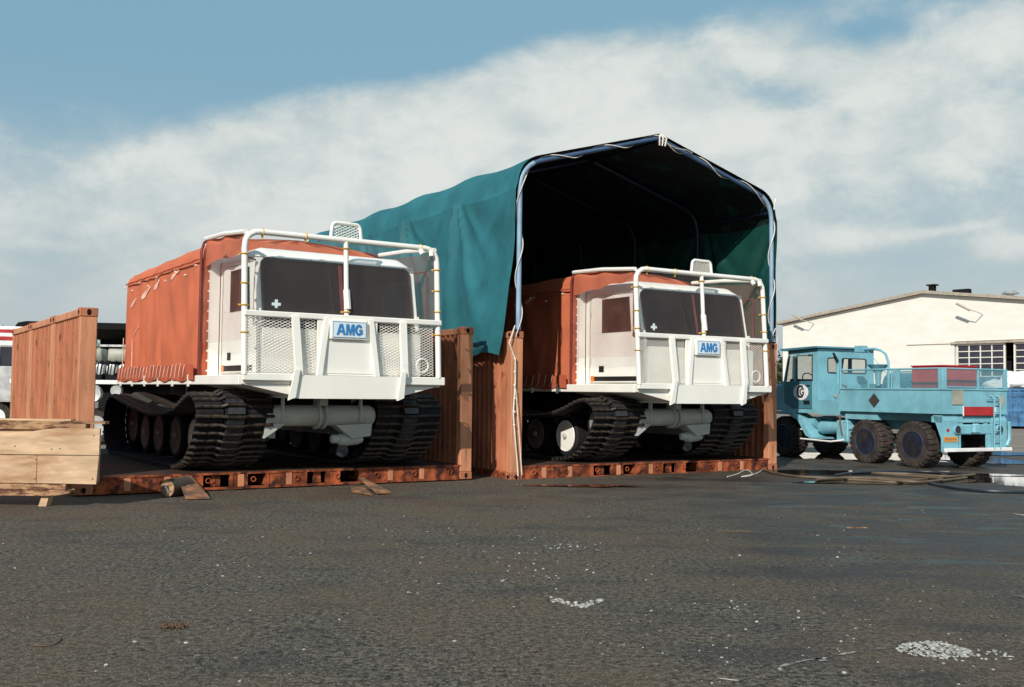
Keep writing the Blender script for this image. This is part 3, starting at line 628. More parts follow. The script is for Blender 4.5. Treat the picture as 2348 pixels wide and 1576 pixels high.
    m = MB(); m.box(-1.2, 1.2, 1.70, 1.745, 1.4, 3.0); m.obj('cab_lining', 'dash', cab)
    # doors
    for s in (-1, 1):
        m = MB(); xo = s * (CW + .012); xa, xb = sorted((s * (CW + .002), xo))
        for pl in ([(.2, 1.42), (1.62, 1.42), (1.62, 2.31), (.24, 2.31)], [(1.27, 2.312), (1.62, 2.312), (1.60, 2.95), (1.27, 2.95)], [(.26, 2.312), (.45, 2.312), (.51, 2.95), (.36, 2.95)], [(.512, 2.90), (1.268, 2.90), (1.268, 2.95), (.515, 2.95)]): m.prism(pl, 'x', xa, xb)
        d = m.obj('door', 'white', cab)
        MB().prism([(.46, 2.31), (1.27, 2.31), (1.27, 2.90), (.515, 2.90)], 'x', s * (CW - .01), s * (CW - .004)).obj('side_window', 'glass' if s < 0 else 'clearglass', d)
        m = MB(); m.tube([(s * (CW + .014), y_, z_) for y_, z_ in ((.18, 1.40), (1.64, 1.40), (1.64, 2.4), (1.62, 2.98), (.36, 2.98))], .006, 4); m.obj('door_gap', 'tan', d)
        a, b_ = sorted((s * (CW + .0122), s * (CW + .02)))
        m = MB(); m.tube([(s * (CW + .012), y_, z_) for y_, z_ in ((.46, 2.31), (1.27, 2.31), (1.27, 2.90), (.515, 2.90))], .013, 5, closed=True); m.obj('window_seal', 'black', d)
        m = MB(); m.box(a, b_, 1.6, 1.64, 1.75, 1.85); m.box(a, b_, 1.6, 1.64, 2.6, 2.7); m.obj('hinge', 'grey', d)['kind'] = 'stuff'
        m = MB(); m.box(a, b_, 1.22, 1.36, 1.60, 1.71, c=.0); m.obj('door_handle', 'black', d)
        m = MB(); m.box(a, b_, .30, 1.50, 1.44, 1.52); m.obj('step_slot', 'black', d)
        m = MB(); m.box(a, b_, 1.51, 1.60, 1.43, 1.53); m.obj('side_marker', 'amber', d)
        # mirror on bent arm
        m = MB(); xm = s * 1.42; m.tube([(s * CW, .3, 2.98), (xm - s * .03, .22, 3.0), (xm, .2, 2.94), (xm, .2, 2.26), (xm - s * .04, .22, 2.2), (s * CW, .3, 2.2)], .012, 6); ma = m.obj('mirror_arm', 'maroon', cab, smooth=True)
        m = MB(); m.prism([(xm - .02, 2.2), (xm + .03, 2.17), (xm + .03, 2.27), (xm - .02, 2.25)], 'y', .17, .20); m.obj('mirror_head', 'maroon', ma)
    # white bulkhead flange behind the cab
    m = MB(); m.box(-1.40, -1.26, 1.79, 1.86, 1.352, 3.08); m.box(1.26, 1.40, 1.79, 1.86, 1.352, 3.08); m.box(-1.40, 1.40, 1.79, 1.86, 3.081, 3.16); each(m, 'bulkhead', 'white', t)
    # --- canvas body
    X = 1.5; Y0, Y1 = 1.9, 6.76
    prof = [(-X, 1.30), (-X - .0, 1.45), (-X, 1.9), (-X, 2.4), (-X, 2.9), (-X + .005, 3.12), (-X + .035, 3.29), (-X + .13, 3.40), (-1.08, 3.475), (-.5, 3.53), (0, 3.555)]
    prof = prof + [(-x, z) for x, z in prof[-2::-1]]
    NP = len(prof) - 1; NV = 60
    def csurf(u, v):
        s_ = u * NP; i = min(NP - 1, int(s_)); f = s_ - i; x = prof[i][0] * (1 - f) + prof[i + 1][0] * f; z = prof[i][1] * (1 - f) + prof[i + 1][1] * f
        y = Y0 + (Y1 - Y0) * v; w = max(0, 1 - (z - 1.3) / 2.2)
        sag = -.018 * abs(math.sin(v * math.pi * 4)) if z > 3.2 else 0
        if z > 3.15: z -= .10 * v * min(1, (z - 3.15) / .2)
        e = (1 - v) ** .0
        fold = .028 * math.sin(v * 38 + 2.2 * mnoise.noise(Vector((v * 6, z, 0)))) * (.35 + .65 * w) + .05 * mnoise.noise(Vector((y * 1.3, z * 1.1, x)))
        edge = min(1, v * 10, (1 - v) * 10); side = 1 if z < 3.15 else 0
        sc = 1 - .07 * max(0, (v - .93) / .07) ** 2
        hem = .028 * math.sin(v * 170) + .02 * math.sin(v * 61) if s_ < .5 or s_ > NP - .5 else 0
        return ((x + math.copysign(fold * edge * side, x)) * sc, y, 1.30 + (z + sag * edge - 1.30) * (1 - .045 * max(0, (v - .95) / .05) ** 2) + hem)
    m = MB(); m.grid(NP * 3, 96, csurf)
    cv = m.obj('canvas_cover', 'canvas', t, smooth=True, fix=False)
    for yy, sg, nm in ((Y0 + .005, 1, 'front_curtain'), (Y1 - .004, .96, 'rear_curtain')):
        m = MB(); P_ = [csurf(i / (NP * 3), 0 if sg == 1 else 1) for i in range(NP * 3 + 1)]
        n = len(P_); half = [(p[0] * .999, yy, p[2]) for p in P_]
        # fan of quads between mirrored points, pleated
        vs = []; 
        for i in range(n // 2 + 1):
            a, b_ = half[i], half[n - 1 - i]
            for k in range(13): u = k / 12; vs.append((a[0] * (1 - u) + b_[0] * u, yy + .02 * math.sin(u * 40) * (0 < k < 12), a[2] * (1 - u) + b_[2] * u))
        rows = n // 2 + 1
        m.add(vs, [(j * 13 + i, j * 13 + i + 1, (j + 1) * 13 + i + 1, (j + 1) * 13 + i) for j in range(rows - 1) for i in range(12)]); m.obj(nm, 'canvas', cv, smooth=True, fix=False)
    # seam roll, hem, valance over the cab side
    for s in (-1, 1):
        m = MB(); m.tube([(s * (X + .06 + .01 * mnoise.noise(Vector((k * .7, s, 0)))), Y0 + (Y1 - Y0 - .42) * k / 24, 3.125 - .03 * k / 24 + .006 * math.sin(k * 2.1)) for k in range(25)], .014, 5); m.obj('seam_roll', 'canvas_hem', cv, smooth=True)
        m = MB(); m.grid(60, 3, lambda u, v: (s * (X + .085 + .010 * math.sin(u * 60 + v)), Y0 + .02 + (Y1 - Y0 - .05) * u, 1.30 + (.24 + .012 * math.sin(u * 50)) * v + (.016 * math.sin(u * 33) if v == 0 else 0))); m.obj('bottom_hem', 'canvas_hem', cv, smooth=True, fix=False)
        m = MB(); m.grid(14, 4, lambda u, v: (s * (HW - .05 + .02 * math.sin(u * 14)), 1.9 - 1.72 * u, (3.40 - .05 * u) - (1 - v) * (.38 - .2 * u + .02 * math.sin(u * 17)))); m.obj('canvas_valance', 'canvas', cv, smooth=True, fix=False) if s < 0 else None
        m = MB(); m.grid(3, 20, lambda u, v: (s * (X + .01 - .16 * u), Y0 - .012 - .008 * math.sin(v * 20), 1.36 + 1.75 * v)); m.obj('front_edge_flap', 'canvas_hem', cv, smooth=True, fix=False)
        m = MB(); m.tube([(s * (X + .03), Y0 - .03, 1.24), (s * (X + .03), Y0 - .03, 3.25), (s * (X - .01), Y0 - .02, 3.38), (s * (X - .1), Y0 + .03, 3.43), (s * (X - .3), Y0 + .03, 3.46)], .02, 8); m.obj('canvas_pole', 'maroon', cv, smooth=True)
        m = MB()
        for k in range(20):
            y_ = 2.35 + k * .215; m.tube([(s * (X + .10), y_, 1.55 + .02 * math.sin(k)), (s * (X + .115), y_ + .01, 1.44), (s * (X + .115), y_ + .04, 1.36), (s * (X + .12), y_ + .1, 1.34)], .0045, 4)
        each(m, 'lacing_cord', 'cord', cv)
        m = MB()
        for k in range(12): 
            z_ = 1.45 + k * .15; m.lathe([(0, .016), (-.012, .016)], (s * (X - .09), Y0 - .035, z_), 'y', 8)
        for k in range(9): m.lathe([(0, .016), (s * .03, .016)], (s * (X + .01), Y0 + .25 + k * .55, 3.06 - (.1 if k % 2 else 0)), 'x', 8)
        m.obj('eyelet', 'cord', cv)['kind'] = 'stuff'
    m = MB()
    for y_, z_, a, w, h in ((5.9, 2.72, .25, .30, .07), (5.05, 2.84, .25, .42, .09), (4.35, 2.93, .2, .34, .08), (3.3, 3.0, .25, .36, .06), (5.65, 2.2, .2, .36, .02)):
        def onc(yy, zz):
            zs = [p[1] for p in prof[:6]]; k = max(i_ for i_ in range(5) if zs[i_] <= zz); f = (zz - zs[k]) / (zs[k + 1] - zs[k])
            q_ = csurf((k + f) / NP, (yy - Y0) / (Y1 - Y0)); return (q_[0] - .010, q_[1], q_[2])
        P_ = [onc(y_, z_)] + [onc(y_ + w * .55 * math.cos(q_) * (1 + .3 * math.sin(3 * q_ + y_)), z_ - .22 * w * math.cos(q_) + h * .55 * math.sin(q_) * (1 + .3 * math.cos(5 * q_))) for q_ in [2 * math.pi * j / 18 for j in range(18)]]
        m.add(P_, [(0, 1 + j, 1 + (j + 1) % 18) for j in range(18)])
    each(m, 'faded_patch', 'patch', cv, fix=False)
    m = MB(); m.tube([(-X - .07, 6.35, 2.1), (-X - .075, 6.36, 1.5)], .01, 4); m.tube([(-X - .07, 5.7, 2.05), (-X - .075, 5.66, 1.5)], .01, 4); each(m, 'strap', 'patch', cv)
    # --- tracks
    gm = MB(); hw = .56; sec = [(-.022, 0), (-.022, .022), (-.011, .040), (.011, .040), (.022, .022), (.022, 0)]
    xs = [(-hw, .0), (-.20, .0), (-.13, .045), (.13, .045), (.20, .0), (hw, .0)]
    vs = [(x, a, b_ + dz) for x, dz in xs for a, b_ in sec]; fs = [tuple(range(6)), tuple(reversed(range(30, 36)))]
    for k in range(5): fs += [(k * 6 + j, k * 6 + (j + 1) % 6, k * 6 + 6 + (j + 1) % 6, k * 6 + 6 + j) for j in range(6)]
    gm.add(vs, fs)
    for x in (-.48, -.33, .33, .48): gm.box(x - .014, x + .014, -.012, .012, .040, .052)
    gme = gm.mesh('grouser', 'grouser')
    for s in (-1, 1):
        xc = s * 1.38; m = MB(); N = NG * 2; rr = spline_closed([(0, a, b_) for a, b_ in TP], N)
        for x0, x1, off, th in ((-.55, -.17, -.022, .02), (.17, .55, -.022, .02), (-.15, .15, -.0, .018)):
            vs = []
            for p, tg in rr:
                nn = Vector((0, -tg.z, tg.y)); 
                for x, o_ in ((x0, off), (x1, off), (x1, off + th), (x0, off + th)): q_ = p + nn * o_; vs.append((xc + x, q_.y, q_.z))
            m.add(vs, [(i * 4 + j, i * 4 + (j + 1) % 4, ((i + 1) % N) * 4 + (j + 1) % 4, ((i + 1) % N) * 4 + j) for i in range(N) for j in range(4)])
        tr = m.obj('track', ['rubber'], t)
        for i, (p, tg) in enumerate(ring):
            nn = Vector((0, -tg.z, tg.y)); 
            if i == 0: pass
            mt = Matrix(((1, 0, 0, xc), (0, tg.y, nn.y, p.y), (0, tg.z, nn.z, p.z), (0, 0, 0, 1)))
            inst('grouser', gme, tr, mt)
        gb_ = MB()
        for i in range(NG):
            p, tg = rr[(i * 2 + 1) % N]; nn = Vector((0, -tg.z, tg.y))
            c8 = [p + tg * a + nn * b_ for b_ in (.02, .06) for a in (-.045, .045)]
            gb_.add([(xc + x, q_.y, q_.z) for x in (-.12, .12) for q_ in c8], [(0, 1, 3, 2), (4, 6, 7, 5), (0, 4, 5, 1), (2, 3, 7, 6), (0, 2, 6, 4), (1, 5, 7, 3)])
        tag(gb_.obj('guide_block', 'guide', tr), kind='stuff')
        # wheels
        for yy, rr_, kind in ((1.02, .36, 'drive_sprocket'), (2.03, .38, 'road_wheel'), (3.02, .38, 'road_wheel'), (4.0, .38, 'road_wheel'), (4.85, .36, 'road_wheel'), (5.68, .40, 'idler_wheel')):
            zz = {'drive_sprocket': .70, 'road_wheel': rr_ + .05, 'idler_wheel': .53}[kind]
            w = MB(); w.lathe([(-.13, rr_ * .74), (-.14, rr_ * .9), (-.11, rr_), (.11, rr_), (.14, rr_ * .9), (.13, rr_ * .74)], (xc, yy, zz), 'x', 28); wo_ = w.obj(kind, 'rubber', t, smooth=True)
            d = MB(); rd = rr_ * .76; e = s
            d.lathe([(e * .135, rd), (e * .145, rd * .96), (e * .10, rd * .86), (e * .06, rd * .55), (e * .12, rd * .34), (e * .13, rd * .12), (0, .01)], (xc, yy, zz), 'x', 28)
            d.obj('rim', 'white' if yy == 2.03 else 'rimshaded', wo_, smooth=True)
            d = MB(); d.lathe([(e * .12, .05), (e * .17, .045), (e * .18, .02)], (xc, yy, zz), 'x', 12)
            for k in range(6): a = k * math.pi / 3; d.lathe([(e * .10, .014), (e * .13, .014)], (xc, yy + rd * .43 * math.cos(a), zz + rd * .43 * math.sin(a)), 'x', 6)
            d.obj('hub', 'grey', wo_)
        m = MB(); m.box(xc - s * .22 - .05, xc - s * .22 + .05, 1.2, 5.5, .42, .56)
        for yy in (1.1, 3.2, 5.3): m.box(*sorted((s * .62, xc - s * .15)), yy - .05, yy + .05, .46, .58)
        m.obj('track_beam', 'grey', t)
    return t
v1 = build_vehicle()
v1.location = (-2.38, 14.67, .262); v1.rotation_euler = (0, 0, .592)
cache_kids(); v2 = copy_tree(v1); v2.location = (3.37, 18.02, .222); v2.rotation_euler = (0, 0, .564)
tag(v1, 'white tracked vehicle with orange canvas body standing in the open, beside the timber panel', 'tracked vehicle', 'white tracked vehicles with orange canvas')
tag(v2, 'white tracked vehicle with orange canvas body standing under the teal shelter', 'tracked vehicle', 'white tracked vehicles with orange canvas')
# ---------------------------------------------------------------- tarpaulin shelter
def build_tent():
    t = empty('tarpaulin_shelter', (RB[0], RB[1], 0), RB[3], 'teal tarpaulin shelter with open gabled end on blue poles above the farther vehicle', 'shelter')
    XL, XR, ZE, ZR = .13, RL - .13, 5.20, 6.13; XM = (XL + XR) / 2 + .05
    def arch(off=0., dz=0.):
        xl, xr, zr = XL - off, XR + off, ZR + off
        P_ = []
        for k in range(9):      # left eave curve
            a = k / 8; p0, p1, p2 = (xl, ZE - .35 + dz), (xl, ZE + off + .10 + dz), (xl + .48, ZE + off + .21 + dz)
            P_.append(tuple((1 - a) ** 2 * p0[i] + 2 * a * (1 - a) * p1[i] + a * a * p2[i] for i in (0, 1)))
        for k in range(1, 12): a = k / 12; P_.append((xl + .48 + (XM - xl - .48) * a, ZE + off + .21 + dz + (zr - ZE - off - .21) * a))
        P_.append((XM, zr + dz)); Q = [(2 * XM - x, z) for x, z in P_[:-1]]
        sc = (xr - XM) / (XM - xl); Q = [(XM + (x - XM) * sc, z) for x, z in Q]
        return P_ + Q[::-1]
    ys = [0.02, 2.2, 4.4, 6.6, 8.8, 10.4]
    A0 = arch()
    for i, y in enumerate(ys):
        if i == 0:
            nA = len(A0)
            m = MB(); m.tube([(XL, y, RH)] + [(x, y, z) for x, z in A0[:7]], .043, 10); m.tube([(XR, y, RH)] + [(x, y, z) for x, z in A0[:-8:-1]], .043, 10); each(m, 'front_post', 'bluepole', t, smooth=True)
            m = MB(); m.tube([(x, y, z) for x, z in A0[6:nA - 6]], .038, 10); m.obj('front_rafter', 'rafter', t, smooth=True); continue
        m = MB(); m.tube([(XL, y, RH)] + [(x, y, z + (.02 if i else 0)) for x, z in A0] + [(XR, y, RH)], .055 if i == 0 else .045, 10); m.obj('arch_pole', 'bluepole' if i == 0 else 'innerpole', t, smooth=True)
    m = MB(); 
    for x, z in ((XL, ZE - .1), (XM, ZR), (XR, ZE - .1)): m.tube([(x, .0, z - .06), (x, 10.4, z + .02)], .03, 8)
    each(m, 'purlin', 'innerpole', t, smooth=True)
    # tarp skin: profile param u along arch incl. side walls, v along Y
    off = .075; Pf = arch(off); top = Pf
    def zb_(y, left):
        return (2.06 if left else 2.2) + .05 * math.sin(y * 3)
    def skin(u, v, left):
        """side wall: u 0..1 down from eave, v along y"""
        y = -.03 + 10.5 * v; x0, z0 = (top[0] if left else top[-1]); s = -1 if left else 1
        zz = z0 + (zb_(y, left) - z0) * u; d = 0; dd = 0
        for f in ys:
            dy = y - f; dn = (ZE + .05 - zz); 
            if dn > .15:
                th = math.atan2(dy, dn); rr = math.hypot(dy, dn)
                d += .085 * math.exp(-(th / .62) ** 2) * (abs(math.cos(th * 8 + .6 * math.sin(rr * 1.7 + f))) ** 4 * 2 - .8) * min(1, dn * 1.2) * math.exp(-rr * .27) * min(1, abs(y - 0) * 1.2)
            dd = max(dd, math.exp(-(dy / .5) ** 2))
        belly = -.05 * (1 - dd) * math.sin(min(1, u * 1.5) * math.pi) * min(1, y * 1.5 + .1)
        x = x0 + s * (d + .03 + .05 * mnoise.noise(Vector((y * .9, zz * .9, 3))) + belly + .17 * u * u)
        lift = .03 * min(1, max(0, y) / 2.2) - .055 * (1 - dd) * max(0, 1 - u * 3)
        if y < 1.0: # front edge pulled back towards the bottom
            y += .05 * (1 - v * 10.5) * u 
        return (x, y + .16 * u * u * max(0, 1 - y), zz + lift)
    for left in (True, False):
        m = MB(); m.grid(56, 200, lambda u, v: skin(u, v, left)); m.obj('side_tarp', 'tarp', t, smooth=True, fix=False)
        if left:
            me = t.children[-1].data; me.flip_normals()
    NPf = len(Pf) - 1
    def roofs(u, v):
        s_ = u * NPf; i = min(NPf - 1, int(s_)); f = s_ - i; x = Pf[i][0] * (1 - f) + Pf[i + 1][0] * f; z = Pf[i][1] * (1 - f) + Pf[i + 1][1] * f
        y = -.03 + 10.5 * v; dd = max(math.exp(-((y - q_) / .5) ** 2) for q_ in ys); lift = .03 * min(1, max(0, y) / 2.2) - .055 * (1 - dd)
        if i == 0 and f < .001: xs_, _, zs_ = skin(0, v, True); x, z, lift = xs_, zs_, 0
        if i == NPf - 1 and f > .999: xs_, _, zs_ = skin(0, v, False); x, z, lift = xs_, zs_, 0
        return (x, y, z + lift)
    m = MB(); m.grid(NPf, 200, roofs); o = m.obj('roof_tarp', 'tarp_shaded_inside', t, smooth=True, fix=False); 
    m = MB(); nn = len(Pf); n2 = nn // 2
    vs = [(XL - .05, 10.4, 0.1), (XR + .05, 10.4, .1)]
    for k in range(n2 + 1): vs += [(Pf[k][0], 10.42, Pf[k][1]), (Pf[nn - 1 - k][0], 10.42, Pf[nn - 1 - k][1])]
    m.add(vs, [(2 * k, 2 * k + 1, 2 * k + 3, 2 * k + 2) for k in range(n2)] + [(2 * n2, 2 * n2 + 1, 2 * n2 + 1)][:0]); m.obj('back_tarp', 'tarp_shaded_inside', t, fix=False)
    # rope laced round the front arch
    full = [(XL, 2.3)] + [(XL, 2.3 + k * .25) for k in range(1, 11)] + A0 + [(XR, ZE - .5 - k * .25) for k in range(0, 10)]
    pts = []; acc = 0
    for i in range(len(full) - 1):
        a, b_ = Vector(full[i]), Vector(full[i + 1]); L = (b_ - a).length; n = max(1, int(L / .04))
        tg = (b_ - a).normalized() if L > 1e-6 else Vector((0, 1)); nr = Vector((-tg.y, tg.x))
        for k in range(n):
            p = a.lerp(b_, k / n); w = acc * 2 * math.pi / 1.15; q_ = p + nr * .062 * math.cos(w); pts.append((q_.x, .02 - .062 * math.sin(w), q_.y)); acc += L / n
    m = MB(); m.tube(pts, .0095, 5); m.obj('lashing_rope', 'cord', t, smooth=True)
    m = MB()   # rope hanging down the left post, knots, tails at the ridge
    m.tube([(XL - .1, -.04, 2.55), (XL - .22, -.06, 2.25), (XL - .10, -.06, 2.0), (XL - .09, -.05, 1.6), (XL - .12, -.05, 1.1), (XL - .08, -.05, .7), (XL - .04, -.06, .3), (XL - .02, -.06, .06)], .012, 5)
    m.tube([(XL - .09, -.07, 1.5), (XL - .04, -.07, 1.0), (XL - .0, -.07, .6), (XL + .05, -.07, .08)], .008, 5)
    for k in range(6): m.lathe([(-.02, .008), (-.012, .02), (.012, .02), (.02, .008)], (XL - .1, -.05, 2.0 - k * .22), 'z', 8)
    for dx in (-.06, .02, .10): m.tube([(XM + dx * .3, -.06, ZR + .05), (XM + dx, -.10, ZR - .02), (XM + dx * .8, -.08, ZR - .16)], .014, 5)
    m.tube([(XM, -.06, ZR - .06), (XM + .35, -.07, ZR - .16), (XM + .6, -.07, ZR - .16), (XM + .75, -.06, ZR - .20)], .008, 4)
    m.tube([(XR + .04, -.06, ZE + .1), (XR - .02, -.08, ZE - .02), (XR - .03, -.08, ZE - .12)], .014, 5)
    m.tube([(XR + .02, -.07, 2.75), (XR - .08, -.08, 2.6), (XR + .05, -.08, 2.62), (XR + .06, -.07, 2.45)], .01, 4)
    each(m, 'rope_end', 'cord', t, smooth=True)
    return t
build_tent()

# ---------------------------------------------------------------- crate and loose boards
def plank_poly(mb, poly, y0, y1): return mb.prism(poly, 'y', y0, y1)
cr_ = empty('timber_panel', (-5.5, 12.45, 0), R(-1), 'panel of wide raw timber planks on battens and a short foot at the left edge', 'timber panel')
def pl(name, poly, y0, y1, mt='wood', par=cr_): m = MB(); m.prism(poly, 'y', y0, y1); return m.obj(name, mt, par)
XR_ = .53
pl('plank', [(-1.6, .62), (XR_ - .003, .625), (XR_, .945), (.05, .945), (-.2, .92), (-.82, .80), (-1.6, .76)], 0, .04)
pl('plank', [(-1.6, .775), (-.84, .80), (-.25, .905), (-.7, .945), (-1.6, .94)], .045, .075)
pl('plank', [(-.222, .28), (XR_ - .03, .275), (XR_ - .005, .617), (-.222, .612)], .003, .043)
pl('plank', [(-1.6, .28), (-.228, .28), (-.228, .612), (-1.6, .612)], .0, .04)
pl('plank', [(-1.6, .285), (XR_ - .02, .285), (XR_ - .02, .94), (-1.6, .94)], .05, .075)
m = MB(); m.box(XR_ - .045, XR_ - .012, .044, .049, .29, .6); m.box(XR_ - .045, XR_ - .012, .044, .049, .61, .93); each(m, 'end_board', 'wood2', cr_)
pl('batten', [(-1.6, .205), (.13, .205), (.14, .27), (-1.6, .27)], -.01, .07, 'wood2')
pl('batten', [(-1.6, .13), (.0, .13), (.19, .165), (.21, .20), (-1.6, .198)], -.03, .10, 'wood2')
pl('batten', [(-1.6, .13), (.2, .13), (.2, .27), (-1.6, .27)], .101, .11, 'wood2')
pl('foot', [(-.20, 0), (-.105, 0), (-.075, .128), (-.16, .128)], .02, .14, 'wood'); pl('foot', [(-1.5, 0), (-1.4, 0), (-1.4, .128), (-1.5, .128)], .02, .14, 'wood')
m = MB()
for x, z in ((.05, .70), (-.05, .69), (-.5, .72), (.46, .34), (.46, .86), (-1.1, .85), (-.24, .33), (-.24, .56)): m.lathe([(0, .008), (-.004, .007)], (x, 0, z), 'y', 7)
m.obj('nail_head', 'hole', cr_)['kind'] = 'stuff'
m = MB(); m.box(-6.9, -4.92, 12.47, 12.6, 1.0, 1.03); o = m.obj('loose_board', 'wood2'); tag(o, 'thin weathered board lying topmost on the timber panel, its end poking out to the right', 'board', 'loose boards on the timber panel')
m = MB(); m.box(-6.9, -5.15, 12.46, 12.6, .925, .998, c=.006); o = m.obj('loose_board', 'wood2'); tag(o, 'thick dark-stained board lying flat on the timber panel, under the thin one', 'board', 'loose boards on the timber panel')
m = MB(); m.box(-6.8, -5.35, 12.5, 12.64, 1.031, 1.05); o = m.obj('loose_board', 'wood'); tag(o, 'pale lath lying behind the thin weathered board on the timber panel', 'board', 'loose boards on the timber panel')

# ---------------------------------------------------------------- chocks, plywood, log
def ply(px1, px2, px3, px4, zt, th, lab, name='plywood_ramp', mt='ply'):
    """quad board: first two points on the ground, last two on the rack edge at height zt"""
    P_ = [(*ground_pt(*p), .012) for p in (px1, px2)]
    Q = []
    for p in (px3, px4):
        gx, gy = ground_pt(*p); k = (CAM_H - zt) / CAM_H; Q.append((gx * k, gy * k, zt))
    P_ = [Vector(p) for p in P_ + Q]; n = (P_[1] - P_[0]).cross(P_[3] - P_[0]).normalized(); 
    if n.z < 0: n = -n
    m = MB(); m.add([tuple(p) for p in P_] + [tuple(p + n * th) for p in P_], [(3, 2, 1, 0), (4, 5, 6, 7), (0, 1, 5, 4), (1, 2, 6, 5), (2, 3, 7, 6), (3, 0, 4, 7)])
    o = m.obj(name, mt); tag(o, lab, 'plywood board', 'plywood boards leaning on the front rack'); return o
ply((425, 1147), (482, 1147), (437, 1092), (408, 1096), .22, .02, 'muddy plywood board leaning on the rack, right of the log end')
ply((866, 1136), (897, 1134), (832, 1098), (822, 1098), .18, .02, 'narrow pale wedge of plywood leaning on the rack under the right track')
ply((806, 1131), (852, 1139), (838, 1122), (804, 1118), .04, .02, 'brown plywood scrap lying flat under the pale wedge')
x, y = ground_pt(396, 1140); m = MB()
m.lathe([(-.16, .095), (-.158, .118), (.0, .124), (.24, .12), (.26, .1)], (0, 0, .12), 'y', 18); 
o = m.obj('log', 'bark', smooth=True); o.location = (x, y + .1, 0.0); o.rotation_euler = (0, 0, R(-22)); tag(o, 'short muddy log with its cut end facing out, beside the plywood ramp', 'log')
m = MB(); m.lathe([(-.166, .085), (-.161, .112)], (0, 0, .12), 'y', 18); m.obj('cut_end', 'wood2', o)
m = MB(); m.tube([(-.03, -.16, .16), (.0, -.19, .14), (.03, -.18, .07), (.01, -.17, .03)], .016, 6); m.obj('iron_staple', 'chrome', o)

